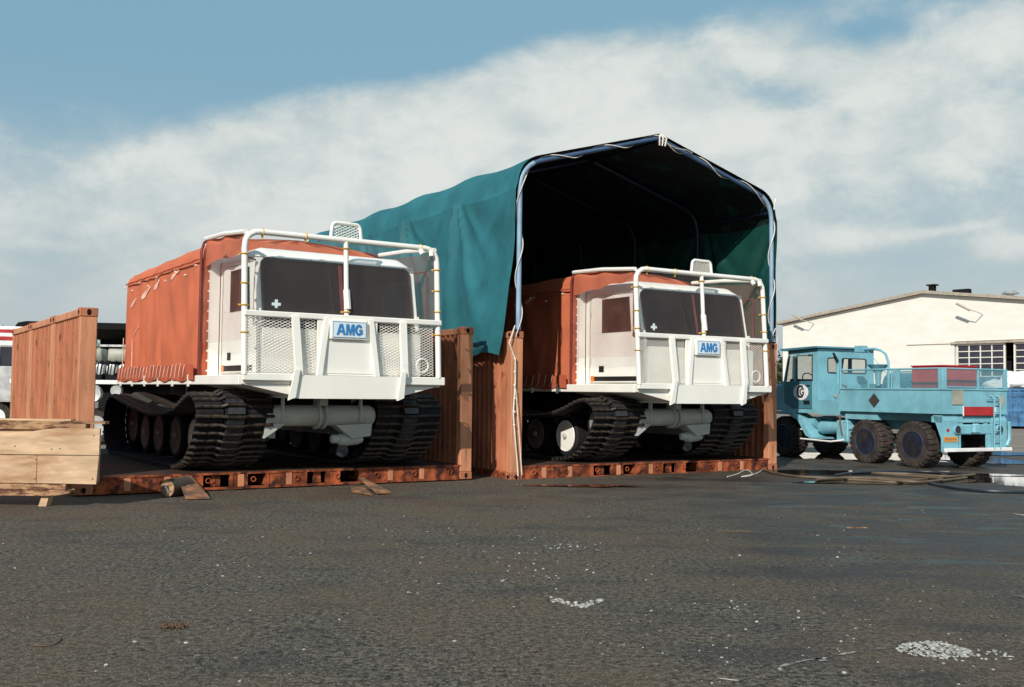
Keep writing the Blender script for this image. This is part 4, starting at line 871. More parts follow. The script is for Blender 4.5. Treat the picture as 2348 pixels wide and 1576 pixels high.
# ---------------------------------------------------------------- six wheel truck
TX, TY, TYAW = 8.229, 21.087, .456
def build_truck():
    t = empty('work_truck', (TX, TY, 0), TYAW, 'pale blue six wheel truck with caged load bed, parked right of the shelter', 'truck', ry=.0)
    W_ = 1.86; b0, b1, zb, zt, zr = -.77, 2.04, 1.11, 1.59, 2.02
    # bed
    m = MB(); m.box(.0, .03, b0, b1, zb, zt); m.box(W_ - .03, W_, b0, b1, zb, zt); m.box(.03, W_ - .03, b0, b0 + .03, zb, zt); m.box(.03, W_ - .03, b1 - .03, b1, zb, zt + .0)
    m.box(.03, W_ - .03, b0 + .03, b1 - .03, zb + .02, zb + .08)
    bed = m.obj('load_bed', 'tblue', t)
    m = MB(); m.box(-.02, .034, b0 - .02, b1 + .01, zt + .001, zt + .035); m.box(W_ - .034, W_ + .02, b0 - .02, b1 + .01, zt + .001, zt + .035); m.box(.034, W_ - .034, b0 - .02, b0 + .034, zt + .001, zt + .035); m.box(-.012, -.001, b0, b1, zb, zb + .05); m.box(0, W_, b0 - .012, b0 - .001, zb, zb + .05); m.obj('bed_rim', 'tblue', bed)
    m = MB(); m.box(-.004, -.001, b0 + .02, b0 + .09, zt - .012, zt + .0005)
    m.obj('latch', 'black', bed)
    # cage rails
    m = MB()
    ps = [(.01, b0 + .01), (.01, b0 + .1), (.01, .55), (.01, 1.2), (.01, b1 - .02), (W_ - .01, b0 + .01), (W_ - .01, .3), (W_ - .01, b1 - .02), (W_ * .55, b0 + .01)]
    for x_, y_ in ps: m.tube([(x_, y_, zt + .03), (x_, y_, zr)], .018, 6)
    m.tube([(.01, b0 + .01, zr), (.01, b1 - .02, zr)], .02, 6); m.tube([(W_ - .01, b0 + .01, zr), (W_ - .01, b1 - .02, zr)], .02, 6); m.tube([(.01, b0 + .01, zr), (W_ - .01, b0 + .01, zr)], .02, 6)
    m.tube([(.01, b0 + .01, zt + .06), (W_ - .01, b0 + .01, zt + .06)], .015, 6)
    rails = m.obj('cage_rail', 'tblue', t, smooth=True)
    m = MB(); m.box(-.012, .03, b0, b0 + .10, zt + .036, zr + .01); m.box(-.006, .03, .34, .50, zt + .036, zr); m.box(W_ - .09, W_ + .01, b0 - .01, b0 + .03, zt + .036, zr + .01); m.box(.0, .10, b0 - .012, b0 - .0, zt + .036, zr + .01); each(m, 'cage_post', 'tblue', t)
    m = MB()
    for a in (((.012, b0 + .1), (.012, b1 - .03)), ((W_ - .012, b0 + .03), (W_ - .012, b1 - .03)), ((.1, b0 + .012), (W_ - .09, b0 + .012))):
        (xa, ya), (xb, yb) = a; m.add([(xa, ya, zt + .036), (xb, yb, zt + .036), (xb, yb, zr), (xa, ya, zr)], [(0, 1, 2, 3)])
    m.obj('cage_mesh', 'netblue', rails, fix=False)
    # placards
    yc, zc = 1.02, 1.36; m = MB(); m.add([(-.014, yc + dy, zc + dz) for dy, dz in ((-.155, 0), (0, -.155), (.155, 0), (0, .155))], [(0, 1, 2, 3)]); m.obj('diamond_placard', 'diamond', bed, fix=False)
    m = MB(); m.box(.25, .56, b0 - .02, b0 - .013, 1.3, 1.585); m.obj('tan_placard', 'tan', bed)
    xc_, zc = 1.66, 1.38; m = MB(); m.add([(xc_ + dx, b0 - .016, zc + dz) for dx, dz in ((-.12, 0), (0, -.16), (.12, 0), (0, .16))], [(0, 1, 2, 3)]); m.obj('tan_diamond', 'tan', bed, fix=False)
    m = MB(); m.box(.56, 1.42, b0 - .03, b0 - .013, 1.085, 1.26); m.obj('red_panel', 'red', bed)
    m = MB(); m.box(.545, .5595, b0 - .032, b0 - .013, 1.07, 1.275); m.box(1.4205, 1.5, b0 - .028, b0 - .013, 1.085, 1.26); m.obj('panel_edge', 'bag', bed)
    # load in the bed: funnel, cylinders, frame
    m = MB(); m.lathe([(-.32, .05), (-.05, .07), (.0, .10), (.14, .24), (.15, .24)], (.55, 1.45, 2.0), 'z', 18); m.obj('hopper_funnel', 'tblue', t, smooth=True)
    m = MB(); m.lathe([(-.5, .18), (-.48, .24), (.48, .24), (.5, .18)], (.95, 1.0, 1.72), 'y', 16); m.box(.5, 1.4, 1.55, 1.95, 1.35, 1.72, c=.04); m.box(.35, .8, .6, .95, 1.5, 1.67, c=.03); m.lathe([(-.16, .12), (.16, .12)], (.5, .1, 1.62), 'y', 12); m.prism([(.35, 1.6), (1.3, 1.6), (.75, 1.98)], 'x', .9, 1.3)
    m.obj('pump_gear', 'tblued', t, smooth=True)
    m = MB(); m.tube([(.6, 1.2, 1.6), (.6, 1.2, 2.2), (.6, 1.28, 2.38), (.6, 1.42, 2.46), (.6, 1.6, 2.50), (.6, 1.95, 2.5)], .028, 8); m.box(.5, .7, 1.9, 2.1, 2.44, 2.58); m.tube([(.6, 1.2, 1.9), (.6, 1.8, 2.45)], .008, 5); m.obj('boom', 'tblue', t, smooth=True)
    # --- cab
    c0, c1 = 2.80, 3.80; zc0, zc1 = 1.04, 2.46
    m = MB()
    for s, x_ in ((-1, .06), (1, W_ - .06)):
        xa, xb = sorted((x_, x_ - s * .03))
        f = 4.0
        m.prism([(c0, zc0), (f, zc0), (f, 1.78), (c0, 1.78)], 'x', xa, xb); m.prism([(c0, 1.781), (2.96, 1.781), (2.96, 2.40), (c0, 2.40)], 'x', xa, xb)
        m.prism([(3.50, 1.781), (3.62, 1.781), (3.60, 2.40), (3.50, 2.40)], 'x', xa, xb); m.prism([(3.88, 1.781), (3.96, 1.781), (3.80, 2.40), (3.75, 2.40)], 'x', xa, xb)
        m.prism([(c0, 2.401), (3.80, 2.401), (3.80, 2.50), (c0, 2.50)], 'x', xa, xb)
    # rear wall with two windows
    def rw(x0, x1, z0, z1): m.box(x0, x1, c0, c0 + .03, z0, z1)
    rw(.091, W_ - .091, zc0, 1.98); rw(.091, .36, 1.981, 2.32); rw(.68, .80, 1.981, 2.32); rw(1.55, W_ - .091, 1.981, 2.32); rw(.091, W_ - .091, 2.321, 2.50)
    m.box(.06, W_ - .06, c0, 3.82, 2.501, 2.53); m.prism([(3.94, 1.1), (3.98, 1.1), (3.98, 1.78), (3.94, 1.78)], 'x', .1, W_ - .1)
    cab = m.obj('cab', 'tblue', t)
    m = MB(); m.prism([(2.72, 2.545), (3.92, 2.50), (4.0, 2.555), (2.74, 2.585)], 'x', -.04, W_ + .03); m.obj('roof_visor', 'tblued', cab)
    for nm, x0, x1 in (('rear_window', .36, .68), ('rear_window', .8, 1.55)):
        m = MB(); m.box(x0, x1, c0 + .012, c0 + .018, 1.98, 2.32); wnd = m.obj(nm, 'clearglass', cab)
        m = MB(); m.tube([(x, c0 - .004, z) for x, z in rrect(x0, x1, 1.98, 2.32, .05)], .014, 5, closed=True); m.obj('window_seal', 'black', wnd)
    # door proud of side
    m = MB(); xd = .058
    m.prism([(2.98, 1.14), (3.62, 1.14), (3.92, 1.28), (3.92, 1.778), (2.98, 1.778)], 'x', xd - .014, xd); m.obj('door', 'tblued', cab); door = bpy.data.objects[t.children[-1].name] if False else None
    dr = [o for o in bpy.data.objects if o.parent == cab and o.name.startswith('door')][-1]
    m = MB(); m.prism([(2.97, 1.79), (3.49, 1.79), (3.49, 2.39), (2.97, 2.39)], 'x', xd + .012, xd + .016); m.prism([(3.63, 1.79), (3.87, 1.79), (3.74, 2.39), (3.61, 2.39)], 'x', xd + .012, xd + .016); wd = m.obj('door_window', 'clearglass', dr)
    m = MB(); m.tube([(xd - .008, y_, z_) for y_, z_ in rrect(2.97, 3.49, 1.80, 2.38, .04)], .013, 5, closed=True); m.tube([(xd - .008, y_, z_) for y_, z_ in ((3.63, 1.80), (3.87, 1.80), (3.74, 2.38), (3.61, 2.38))], .012, 5, closed=True); m.obj('window_seal', 'black', dr)
    m = MB(); m.box(xd - .022, xd - .0145, 3.05, 3.25, 1.24, 1.33); m.box(xd - .03, xd - .0145, 3.04, 3.16, 1.66, 1.69); m.obj('door_vent', 'black', dr)
    m = MB(); m.prism([(3.34 + .25 * math.cos(R(a)), 1.52 + .185 * math.sin(R(a))) for a in range(0, 360, 12)], 'x', xd - .021, xd - .015); bd = m.obj('round_badge', 'bag', dr)
    for body, sz, dy, w in (('C', .42, .03, .8), ('G', .24, -.04, .9)):
        tm = text_mesh('badge_letter', body, sz, 'black', bold=.006, extrude=.001)
        inst('badge_letter', tm, bd, Matrix.Translation((xd - .0235 - (.001 if sz < .3 else 0), 3.34 + dy, 1.52)) @ Matrix.Rotation(R(-90), 4, 'Z') @ Matrix.Rotation(R(90), 4, 'X') @ Matrix.Diagonal((w, 1, 1, 1)))
    m = MB(); m.box(.2, W_ - .2, 3.75, 3.93, 1.3, 1.84, c=.03); m.tube([(.5 + .17 * math.cos(a), 3.6 + .04 * math.sin(a), 1.86 + .12 * math.sin(a)) for a in [2 * math.pi * j / 18 for j in range(18)]], .014, 6, closed=True); m.obj('dashboard', 'black', cab, smooth=True)
    m = MB(); m.box(.25, .75, 3.05, 3.4, 1.4, 1.6, c=.04); m.box(.25, .75, 3.0, 3.1, 1.4, 1.9, c=.03); m.obj('seat', 'black', cab)
    m = MB(); m.add([(.1, 3.82, 2.4), (W_ - .1, 3.82, 2.4), (W_ - .1, 3.97, 1.79), (.1, 3.97, 1.79)], [(0, 1, 2, 3)]); m.obj('windscreen', 'clearglass', cab, fix=False)
    # mirror on the rear corner & exhaust stack box
    m = MB(); m.tube([(.62, 2.74, 1.3), (.62, 2.74, 2.1), (.58, 2.72, 2.28), (.50, 2.7, 2.36)], .04, 8); m.obj('exhaust_stack', 'tblue', t, smooth=True)
    m = MB(); m.prism([(.40, 2.44), (.44, 2.44), (.58, 2.24), (.5, 2.24)], 'y', 2.66, 2.70); m.obj('exhaust_flap', 'black', t)
    # lockers between cab and bed
    m = MB(); m.box(.08, .9, 2.10, 2.795, 1.0, 1.36, c=.01); m.box(.9, 1.75, 2.10, 2.795, 1.0, 1.7, c=.01); m.box(.08, .16, 2.10, 2.2, 1.365, 1.72); lk = None; each(m, 'locker', 'tblue', t)
    m = MB(); m.box(.3, .8, 2.3, 2.6, 1.37, 1.5, c=.04); m.lathe([(0, .1), (.18, .1)], (.45, 2.4, 1.52), 'z', 12); m.obj('engine_part', 'chrome', t, smooth=True)
    # --- chassis
    m = MB(); 
    for x_ in (.52, 1.24): m.box(x_, x_ + .1, b0 + .05, 4.3, .74, .93)
    for y_ in (-.6, .65, 1.9, 3.2): m.box(.62, 1.24, y_, y_ + .08, .76, .9)
    m.box(.3, 1.56, b0 + .1, 1.9, .94, 1.10); ch = m.obj('chassis', 'tblue', t)
    m = MB(); m.lathe([(-.34, .11), (-.32, .15), (.32, .15), (.34, .11)], (.32, 2.6, .72), 'y', 18); m.lathe([(-.1, .13), (.1, .13)], (.3, 3.15, .82), 'y', 14); m.obj('air_tank', 'tblue', t, smooth=True)
    m = MB(); m.box(.04, .45, 1.85, 2.2, .42, .9, c=.02); m.prism([(1.0, .94), (1.9, .94), (1.82, .72), (1.9, .60), (1.95, 1.1), (1.0, 1.1)], 'x', .06, .42); each(m, 'battery_box', 'tblue', t)
    # fenders
    m = MB(); m.prism([(4.5, 1.06), (3.62, 1.06), (3.24, .90), (3.0, .56), (2.9, .50), (2.62, .50), (2.62, .46), (2.95, .46), (3.12, .52), (3.38, .86), (3.7, .99), (4.5, 1.0)], 'x', -.02, .42); m.obj('front_fender', 'tblue', t)
    m = MB(); m.prism([(-.50, 1.09), (-.58, .9), (-.70, .62), (-.70, .36), (-.77, .36), (-.77, .98), (-.72, 1.09)], 'x', .02, .44); m.prism([(-.50, 1.09), (-.58, .9), (-.70, .62), (-.70, .36), (-.77, .36), (-.77, .98), (-.72, 1.09)], 'x', W_ - .44, W_ - .02); each(m, 'mudguard', 'tblue', t)
    # side step bar
    m = MB(); m.tube([(-.02, 3.28, .44), (-.03, 2.3, .42), (.02, 2.0, .46), (.12, 1.9, .50)], .02, 6); m.tube([(-.0, 3.3, .66), (.0, 3.1, .64)], .018, 6); each(m, 'step_bar', 'bag', t, smooth=True)
    m = MB(); m.tube([(.04, 2.08, 1.02), (.02, 2.06, .85), (.04, 2.02, .6), (.08, 1.96, .46)], .022, 6); m.obj('hose', 'hosebrown', t, smooth=True)
    # tail: cross beam, lamps, bumper, ladder
    m = MB(); m.box(.45, W_ - .2, b0 + .02, b0 + .14, .70, .90, c=.02); m.box(.02, W_ - .02, b0 + .04, b0 + .3, .94, 1.06); m.box(.42, .5, b0 - .0, b0 + .06, .38, .70); m.box(1.28, 1.36, b0, b0 + .06, .38, .70); m.box(.8, 1.0, b0 - .08, b0 + .02, .72, .92, c=.03)
    m.obj('tail_beam', 'tblue', t)
    m = MB(); m.box(.0, W_ + .06, b0 - .07, b0 - .01, .36, .43, c=.008); m.obj('rear_bumper', 'bag', t)
    for x_ in (.38, W_ - .25):
        m = MB(); m.lathe([(.12, .05), (.06, .09), (.0, .10), (-.02, .09)], (x_, b0 - .02, .80), 'y', 14); lp = m.obj('tail_lamp', 'tblue', t, smooth=True)
        MB().lathe([(-.025, .07), (-.021, .08)], (x_, b0 - .02, .80), 'y', 14).obj('lamp_lens', 'pane', lp)
    m = MB(); m.lathe([(0, .035), (-.012, .033)], (.13, b0 - .002, .79), 'y', 12); m.obj('reflector', 'red', t)
    m = MB(); m.box(.02, .40, b0 - .012, b0 - .002, .56, .66); np_ = m.obj('number_plate', 'plate', t)
    m = MB(); 
    for k in range(6): m.box(.055 + k * .055, .08 + k * .055, b0 - .0135, b0 - .0125, .585, .635)
    m.obj('plate_characters', 'dash', np_)
    m = MB()
    for x_ in (1.38, 1.56): m.tube([(x_, b0 - .075, .40), (x_, b0 - .075, 1.44), (x_ - .015, b0 - .04, 1.475), (x_ - .03, b0 + .0, 1.48)], .014, 6)
    for k in range(5): m.tube([(1.38, b0 - .075, .58 + k * .19), (1.56, b0 - .075, .58 + k * .19)], .012, 6)
    m.tube([(1.2, b0 - .06, 1.42), (1.56, b0 - .075, 1.42)], .012, 6); m.obj('ladder', 'tblue', t, smooth=True)
    m = MB(); m.tube([(W_ + .02, b0 - .03, .95), (W_ + .06, b0, .8), (W_ + .06, b0, .6), (W_ - .02, b0, .46)], .04, 6); m.obj('side_guard', 'tblue', t, smooth=True)
    # wheels
    rr, wd_ = .467, .40
    def wheel(x0, y_, s):
        m = MB(); xc = x0 + s * wd_ / 2; n = 36; pr = [(-.5, .60), (-.52, .70), (-.50, .90), (-.40, .975), (0, 1.0), (.40, .975), (.50, .90), (.52, .70), (.5, .60)]
        m.lathe([(a * wd_, b_ * rr) for a, b_ in pr], (xc, y_, rr), 'x', n)
        tr_ = m.obj('wheel', 'tyre', t, smooth=True)
        m = MB()
        for k in range(26):
            a = 2 * math.pi * k / 26
            for sd in (-1, 1):
                ang = a + (.0 if sd > 0 else math.pi / 26); ca, sa = math.cos(ang), math.sin(ang); tx, tz = -sa, ca
                vs = []
                for xx, w, h0, h1 in ((sd * .02, .020, .985, 1.03), (sd * .42 * wd_, .034, .97, 1.028), (sd * .53 * wd_, .030, .86, .955)):
                    for h in (h0, h1):
                        for e in (-1, 1): vs.append((xc + xx, y_ + ca * h * rr + tx * w * e, rr + sa * h * rr + tz * w * e))
                m.add(vs, [(0, 1, 3, 2), (2, 3, 7, 6), (6, 7, 11, 10), (0, 2, 6, 4), (4, 6, 10, 8), (1, 5, 7, 3), (5, 9, 11, 7), (8, 10, 11, 9)])
        m.obj('tread_lug', 'tyre', tr_)['kind'] = 'stuff'
        m = MB(); r_ = rr * .605; e = -s
        m.lathe([(e * .5 * wd_, r_), (e * .515 * wd_, r_ * .97), (e * .44 * wd_, r_ * .90), (e * .25 * wd_, r_ * .78), (e * .22 * wd_, r_ * .5), (e * .34 * wd_, r_ * .36), (e * .45 * wd_, r_ * .28), (e * .47 * wd_, r_ * .1)], (xc, y_, rr), 'x', 30); m.obj('rim', 'rim', tr_, smooth=True)
        m = MB(); 
        for k in range(8): a = k * math.pi / 4; m.lathe([(e * .22 * wd_, .014), (e * .28 * wd_, .012)], (xc, y_ + r_ * .62 * math.cos(a), rr + r_ * .62 * math.sin(a)), 'x', 6)
        m.obj('wheel_nut', 'rim', tr_)
    for y_ in (0, 1.29): wheel(0, y_, 1); wheel(W_ - .02, y_, -1)
    wheel(.04, 3.95, 1); wheel(W_ - .06, 4.05, -1)
    m = MB()
    for y_ in (0, 1.29, 4.0): m.lathe([(-.7, .06), (-.15, .07), (-.12, .17), (.12, .17), (.15, .07), (.7, .06)], (.92, y_, rr), 'x', 16)
    m.lathe([(-1.9, .04), (1.9, .04)], (.92, 2.0, .58), 'y', 10)
    each(m, 'axle', 'tblued', t, smooth=True)
    # nose ahead of cab, mostly hidden by the rack
    m = MB(); m.box(.12, W_ - .12, 3.99, 4.6, 1.08, 1.72, c=.04); m.obj('bonnet', 'tblue', t)
    return t
build_truck()

# ---------------------------------------------------------------- white workshop building
def build_hall():
    ox, oy = 23.0, 87.0; yaw = math.atan2(-.8, .6)
    t = empty('workshop_building', (ox, oy, 0), yaw, 'long low white gabled workshop building with gridded door windows behind the truck', 'building')
    HWd = 13.05; Z0, Z1 = 7.45, 9.15; DP = 40
    def zr_(x): return Z0 + (Z1 - Z0) * (1 - abs(x - HWd) / HWd)
    # local: x along gable wall (towards camera-right), y depth away (+y is behind)
    holes = [(12.45, 15.65, 0, 5.35), (15.95, 22, 0, 5.4)]
    m = MB()
    # wall bricks of the gable split round the door bays
    def wl(x0, x1, z0, f=None):
        pts = [(x0, z0), (x1, z0), (x1, zr_(x1))] + ([(HWd, Z1)] if x0 < HWd < x1 else []) + [(x0, zr_(x0))]; m.prism(pts, 'y', 0, .3)
    wl(0, 15.4, 0); m.box(15.4, 2 * HWd, 0, .3, 5.5, 7.45 - .0); m.prism([(15.4, 7.4501), (2 * HWd, 7.4501), (15.4, zr_(15.4))], 'y', 0, .3); m.box(23.9, 2 * HWd, 0, .3, 0, 5.499)
    m.box(0, .3, .301, DP, 0, Z0); m.box(2 * HWd - .3, 2 * HWd, .301, DP, 0, Z0)
    w = m.obj('wall', 'wall', t)
    m = MB(); m.prism([(-.5, Z0 - .02), (HWd, Z1 + .02), (2 * HWd + .5, Z0 - .02), (2 * HWd + .5, Z0 + .2), (HWd, Z1 + .25), (-.5, Z0 + .2)], 'y', -.35, DP); rf = m.obj('roof', 'roof', t)
    m = MB(); m.lathe([(0, .25), (.3, .25), (.31, .55), (.4, .6), (.55, .35)], (18.3, 2.5, zr_(18.3) + .15), 'z', 16); m.obj('roof_vent', 'chrome', rf, smooth=True)
    m = MB(); m.box(12.5, 12.9, 1.5, 1.9, Z1 - .1, Z1 + .75); m.box(12.35, 13.05, 1.4, 2.0, Z1 + .75, Z1 + .85); m.obj('chimney', 'shed', rf)
    m = MB(); m.box(15.0, 16.2, .5, 1.0, Z1 - .2, Z1 + .2); m.obj('roof_light', 'shed', rf)
    # door leaves with glazing bars
    for (x0, x1) in ((15.5, 19.12), (19.72, 23.4)):
        m = MB(); m.box(x0, x1, .1, .2, 0, 2.95, mi=1); m.box(x0, x1, .08, .2, 5.2, 5.49)
        m.box(x0, x0 + .12, .08, .2, 2.95, 5.2); m.box(x1 - .12, x1, .08, .2, 2.95, 5.2)
        d = m.obj('door_leaf', ['wall', 'skipblue'], t)
        nx = 4; wd = (x1 - x0 - .24) / nx
        pn = MB().box(.05, wd - .05, .12, .15, .05, .40).mesh('pane', 'pane')
        for i in range(nx):
            for j in range(5): inst('pane', pn, d, Matrix.Translation((x0 + .12 + i * wd, 0, 2.95 + j * .45)))
        m = MB()
        for i in range(1, nx): m.box(x0 + .12 + i * wd - .035, x0 + .12 + i * wd + .035, .09, .17, 2.95, 5.2)
        for j in range(6):
            for i in range(nx): m.box(x0 + .12 + i * wd + .036, x0 + .12 + (i + 1) * wd - .036, .092, .168, 2.95 + j * .45 - .03, 2.95 + j * .45 + .03)
        m.obj('glazing_bar', 'wall', d)
    m = MB(); m.box(15.3, 24, 1.5, 1.6, 0, 5.6); m.obj('dark_interior', 'dark', t)
    m = MB(); m.box(15.2, 24, -.14, -.002, 5.3, 5.45); m.box(11.6, 15.2, -.05, -.002, 5.32, 5.37); m.box(1.5, 5.1, -.06, -.002, 5.0, 5.1); each(m, 'door_track', 'roof', t)
    m = MB(); m.box(2.6, 5.1, -.04, -.001, 4.72, 4.9); m.box(6, 7.4, -.03, -.001, 4.45, 4.5); each(m, 'high_window', 'dark', t)
    for x_ in (2.2, 16.6):
        m = MB(); m.tube([(x_ + 1.0, -.05, 7.6 - .25), (x_ + 1.0, -.9, 7.5), (x_ + .4, -1.0, 7.7)], .035, 6); lb = m.obj('lamp_bracket', 'chrome', t)
        m = MB(); m.tube([(x_ + .55, -1.0, 7.62), (x_ - .35, -1.15, 8.15)], .09, 6); m.obj('lamp_tube', 'roof', lb)
    return t
build_hall()

# ---------------------------------------------------------------- skips, bags, red container
def skip(name, x, y, yaw, L, D_, H_, mt, lab, cat, grp=None):
    t = empty(name, (x, y, 0), yaw, lab, cat, grp)
    m = MB(); m.prism([(0, .12), (L, .12), (L, H_), (0, H_)], 'y', 0, .06); m.box(0, L, D_ - .06, D_, .12, H_); m.box(0, .06, .06, D_ - .06, .12, H_); m.box(L - .06, L, .06, D_ - .06, .12, H_); m.box(.06, L - .06, .06, D_ - .06, .12, .2); m.obj('tub', mt, t)
    m = MB(); n = max(3, int(L / .6))
    for k in range(n + 1): xx = k * (L - .08) / n; m.box(xx, xx + .08, -.05, -.001, .12, H_)
    for z_ in (.8, 1.5): m.box(.081, L - .081, -.04, -.0015, z_, z_ + .06) if z_ < H_ - .2 else None
    each(m, 'rib', mt, t)
    m = MB(); m.box(-.03, L + .03, -.06, .09, H_ + .001, H_ + .1); m.box(-.03, L + .03, D_ - .06, D_ + .04, H_ + .001, H_ + .1); m.obj('rim', mt, t)
    m = MB(); m.box(.2, .4, .1, D_ - .1, 0, .119); m.box(L - .4, L - .2, .1, D_ - .1, 0, .119); each(m, 'skid', 'shed', t)
    return t
def at(px, d, z=0):
    u = (px - 1174) / 2352 - .0015; return u * d, d
x, y = at(2297, 48); skip('waste_skip', x, y, .05, 1.35, 2.2, 1.78, 'skipblue', 'blue steel waste skip heaped with white bags, behind the tail of the blue truck', 'skip', 'waste skips at the right edge')
x2, y2 = at(2368, 47.6); skip('waste_skip', x2 - .02, y2, .05, 2.2, 2.2, 1.84, 'skipblue', 'darker waste skip cut off by the right edge, beyond the bagged blue one', 'skip', 'waste skips at the right edge')
def bag(x, y, z, rx, ry, rz, sd, lab):
    m = MB(); 
    def f(u, v):
        a = u * 2 * math.pi; b_ = (v - .5) * math.pi; p = Vector((math.cos(a) * math.cos(b_), math.sin(a) * math.cos(b_), math.sin(b_))); k = 1 + .28 * mnoise.noise(p * 1.6 + Vector((sd, 0, 0))) + .1 * mnoise.noise(p * 5 + Vector((sd, 3, 0)))
        if u > .999: return f(0, v)
        return (p.x * rx * k, p.y * ry * k, p.z * rz * k)
    m.grid(22, 12, f); o = m.obj('bulk_bag', 'bag', smooth=True, fix=False); o.location = (x, y, z); tag(o, lab, 'bag', 'white bags on the skips'); return o
bag(x + .25, y + 1.0, 2.0, .55, .6, .30, 1, 'small white bag on the left end of the blue skip')
bag(x + 1.35, y + 1.1, 2.25, .8, .7, .50, 5, 'largest white bag, heaped highest on the blue skip')
bag(x2 + .7, y2 + 1.1, 2.05, .7, .7, .30, 9, 'white bag at the right edge of the photo on the darker skip')
x, y = at(2212, 44); bag(x + .1, y, .95, .9, .7, .95, 12, 'big pale bag standing behind the truck bed, seen through its mesh')
_c, _s = math.cos(TYAW), math.sin(TYAW)
rc = empty('red_crate', (TX + .35 * _c + .5 * _s, TY + .35 * _s - .5 * _c, 1.2), TYAW, 'red topped crate riding at the tail of the truck bed, seen through the cage mesh', 'crate')
MB().box(0, .95, 0, .83, .43, .875, c=.01).obj('upper_case', 'red', rc); MB().box(.005, .945, .005, .825, .0, .429, c=.01).obj('lower_case', 'stone2', rc)
MB().box(-.015, .965, -.015, .845, .876, .90).obj('lid', 'red', rc)

# ---------------------------------------------------------------- left background
def build_shed():
    t = empty('open_shed', (-18.5, 38, 0), .05, 'dark open-sided shed behind the left vehicle', 'shed')
    m = MB(); m.prism([(.15, 3.80), (.45, 3.86), (7.6, 3.80), (7.6, 3.60), (.0, 3.60)], 'y', 0, 9) ; m.obj('roof', 'shed', t)
    m = MB()
    for xx in (.3, 2.4, 4.8, 7.2): m.box(xx, xx + .16, .1, .26, 0, 3.59)
    each(m, 'post', 'shed', t)
    MB().box(.2, 7.4, 8.6, 8.8, 0, 3.59).obj('back_wall', 'shed', t)
    MB().box(.47, 7.19, .12, .2, 2.95, 3.03).obj('tie_rail', 'chrome', t)
    return t
build_shed()
def build_trailer():
    t = empty('equipment_trailer', (-10.9, 25.5, 0), .1, 'flat trailer with white deck edge seen between the rack wall and the left vehicle', 'trailer')
    m = MB(); m.box(-1.5, 2.6, 0, 2.0, 1.52, 1.62); m.obj('bed', 'bag', t)
    m = MB(); m.box(-1.4, 2.5, .3, .45, 1.3, 1.519); m.box(-1.4, 2.5, 1.5, 1.65, 1.3, 1.519); m.obj('frame', 'shed', t)
    for xx in (-.7, .55, 1.6):
        m = MB(); m.lathe([(-.12, .3), (-.14, .42), (0, .46), (.14, .42), (.12, .3)], (xx, .2, .46), 'y', 20); w = m.obj('wheel', 'tyre', t, smooth=True)
        m = MB(); m.lathe([(-.125, .27), (-.1, .2), (-.12, .08)], (xx, .2, .46), 'y', 20); m.obj('rim', 'chrome', w, smooth=True)
    m = MB(); m.lathe([(-.1, .12), (-.12, .2), (0, .22), (.1, .2), (.1, .1)], (.55, -.12, 1.28), 'y', 18); w = m.obj('spare_wheel', 'chrome', t, smooth=True)
    m = MB(); m.lathe([(-.1, .1), (-.1, .13), (.1, .13)], (1.1, -.12, 1.36), 'y', 14); m.obj('air_tank', 'chrome', t, smooth=True)
    return t
build_trailer()
def machine(x, y, z, s, lab):
    t = empty('machine_unit', (x, y, z), .1, lab, 'machine', 'pale machines on the trailer')
    MB().box(-.45 * s, .45 * s, -.3, .3, .0, .12, c=.01).obj('skid_base', 'shed', t)
    m = MB(); 
    for xx in (-.3, .05, .34): m.lathe([(-.2, .10), (-.19, .14), (.2, .14), (.21, .08)], (xx * s, 0, .27), 'y', 12)
    m.obj('cylinder_bank', 'chrome', t, smooth=True)
    m = MB(); m.box(-.42 * s, .42 * s, -.25, .25, .48, .80, c=.03); m.lathe([(.80, .08), (.88, .11), (.95, .05), (1.05, .03)], (.1, 0, 0), 'z', 10); m.obj('housing', 'tan', t, smooth=True)
    m = MB()
    for k in range(5): m.tube([((-.4 + k * .2) * s, -.28, .12), ((-.34 + k * .2) * s, -.27, .5)], .02, 6)
    m.obj('pipe', 'shed', t)
machine(-10.9 + .15, 26.2, 1.62, .8, 'pale engine unit at the left on the trailer behind the rack wall'); machine(-10.9 + .95, 26.3, 1.62, .8, 'pale engine unit next to the orange canvas on the trailer')
def build_bus():
    t = empty('parked_bus', (-17.2, 31.5, 0), .25, 'white bus with red roof stripes at the left edge behind the rack wall', 'bus')
    MB().box(-4, 2.35, 0, 2.4, .95, 2.05, c=.04).obj('lower_body', 'bag', t); MB().box(-4, 2.35, 0, 2.4, 2.66, 3.3, c=.05).obj('upper_body', 'bag', t)
    m = MB(); m.box(-4, 2.33, -.012, -.001, 2.86, 2.98); m.box(-4, 2.33, -.012, -.001, 3.10, 3.2); each(m, 'red_stripe', 'red', t)
    m = MB(); 
    for k in range(6): m.box(-3.9 + k * 1.05, -2.95 + k * 1.05, .05, .08, 2.05, 2.66)
    m.box(-3.9, 2.25, .3, 2.3, 2.055, 2.65); m.obj('window', 'pane', t)
    m = MB()
    for k in range(7): m.box(-3.99 + k * 1.05, -3.91 + k * 1.05, .0, .1, 2.051, 2.659)
    each(m, 'window_pillar', 'bag', t)
    m = MB(); m.box(.9, 1.7, -.01, -.001, 1.0, 2.04); m.obj('door', 'chrome', t)
    for xx in (-2.8, 1.3):
        m = MB(); m.lathe([(-.12, .3), (-.14, .44), (.14, .44), (.12, .3)], (xx - 0, .15, .48), 'y', 20); w = m.obj('wheel', 'tyre', t, smooth=True)
        MB().lathe([(-.13, .26), (-.1, .1)], (xx, .15, .48), 'y', 16).obj('rim', 'bag', w)
    MB().box(-3.9, 2.2, .3, 2.2, .5, .949).obj('underbody', 'shed', t)
build_bus()

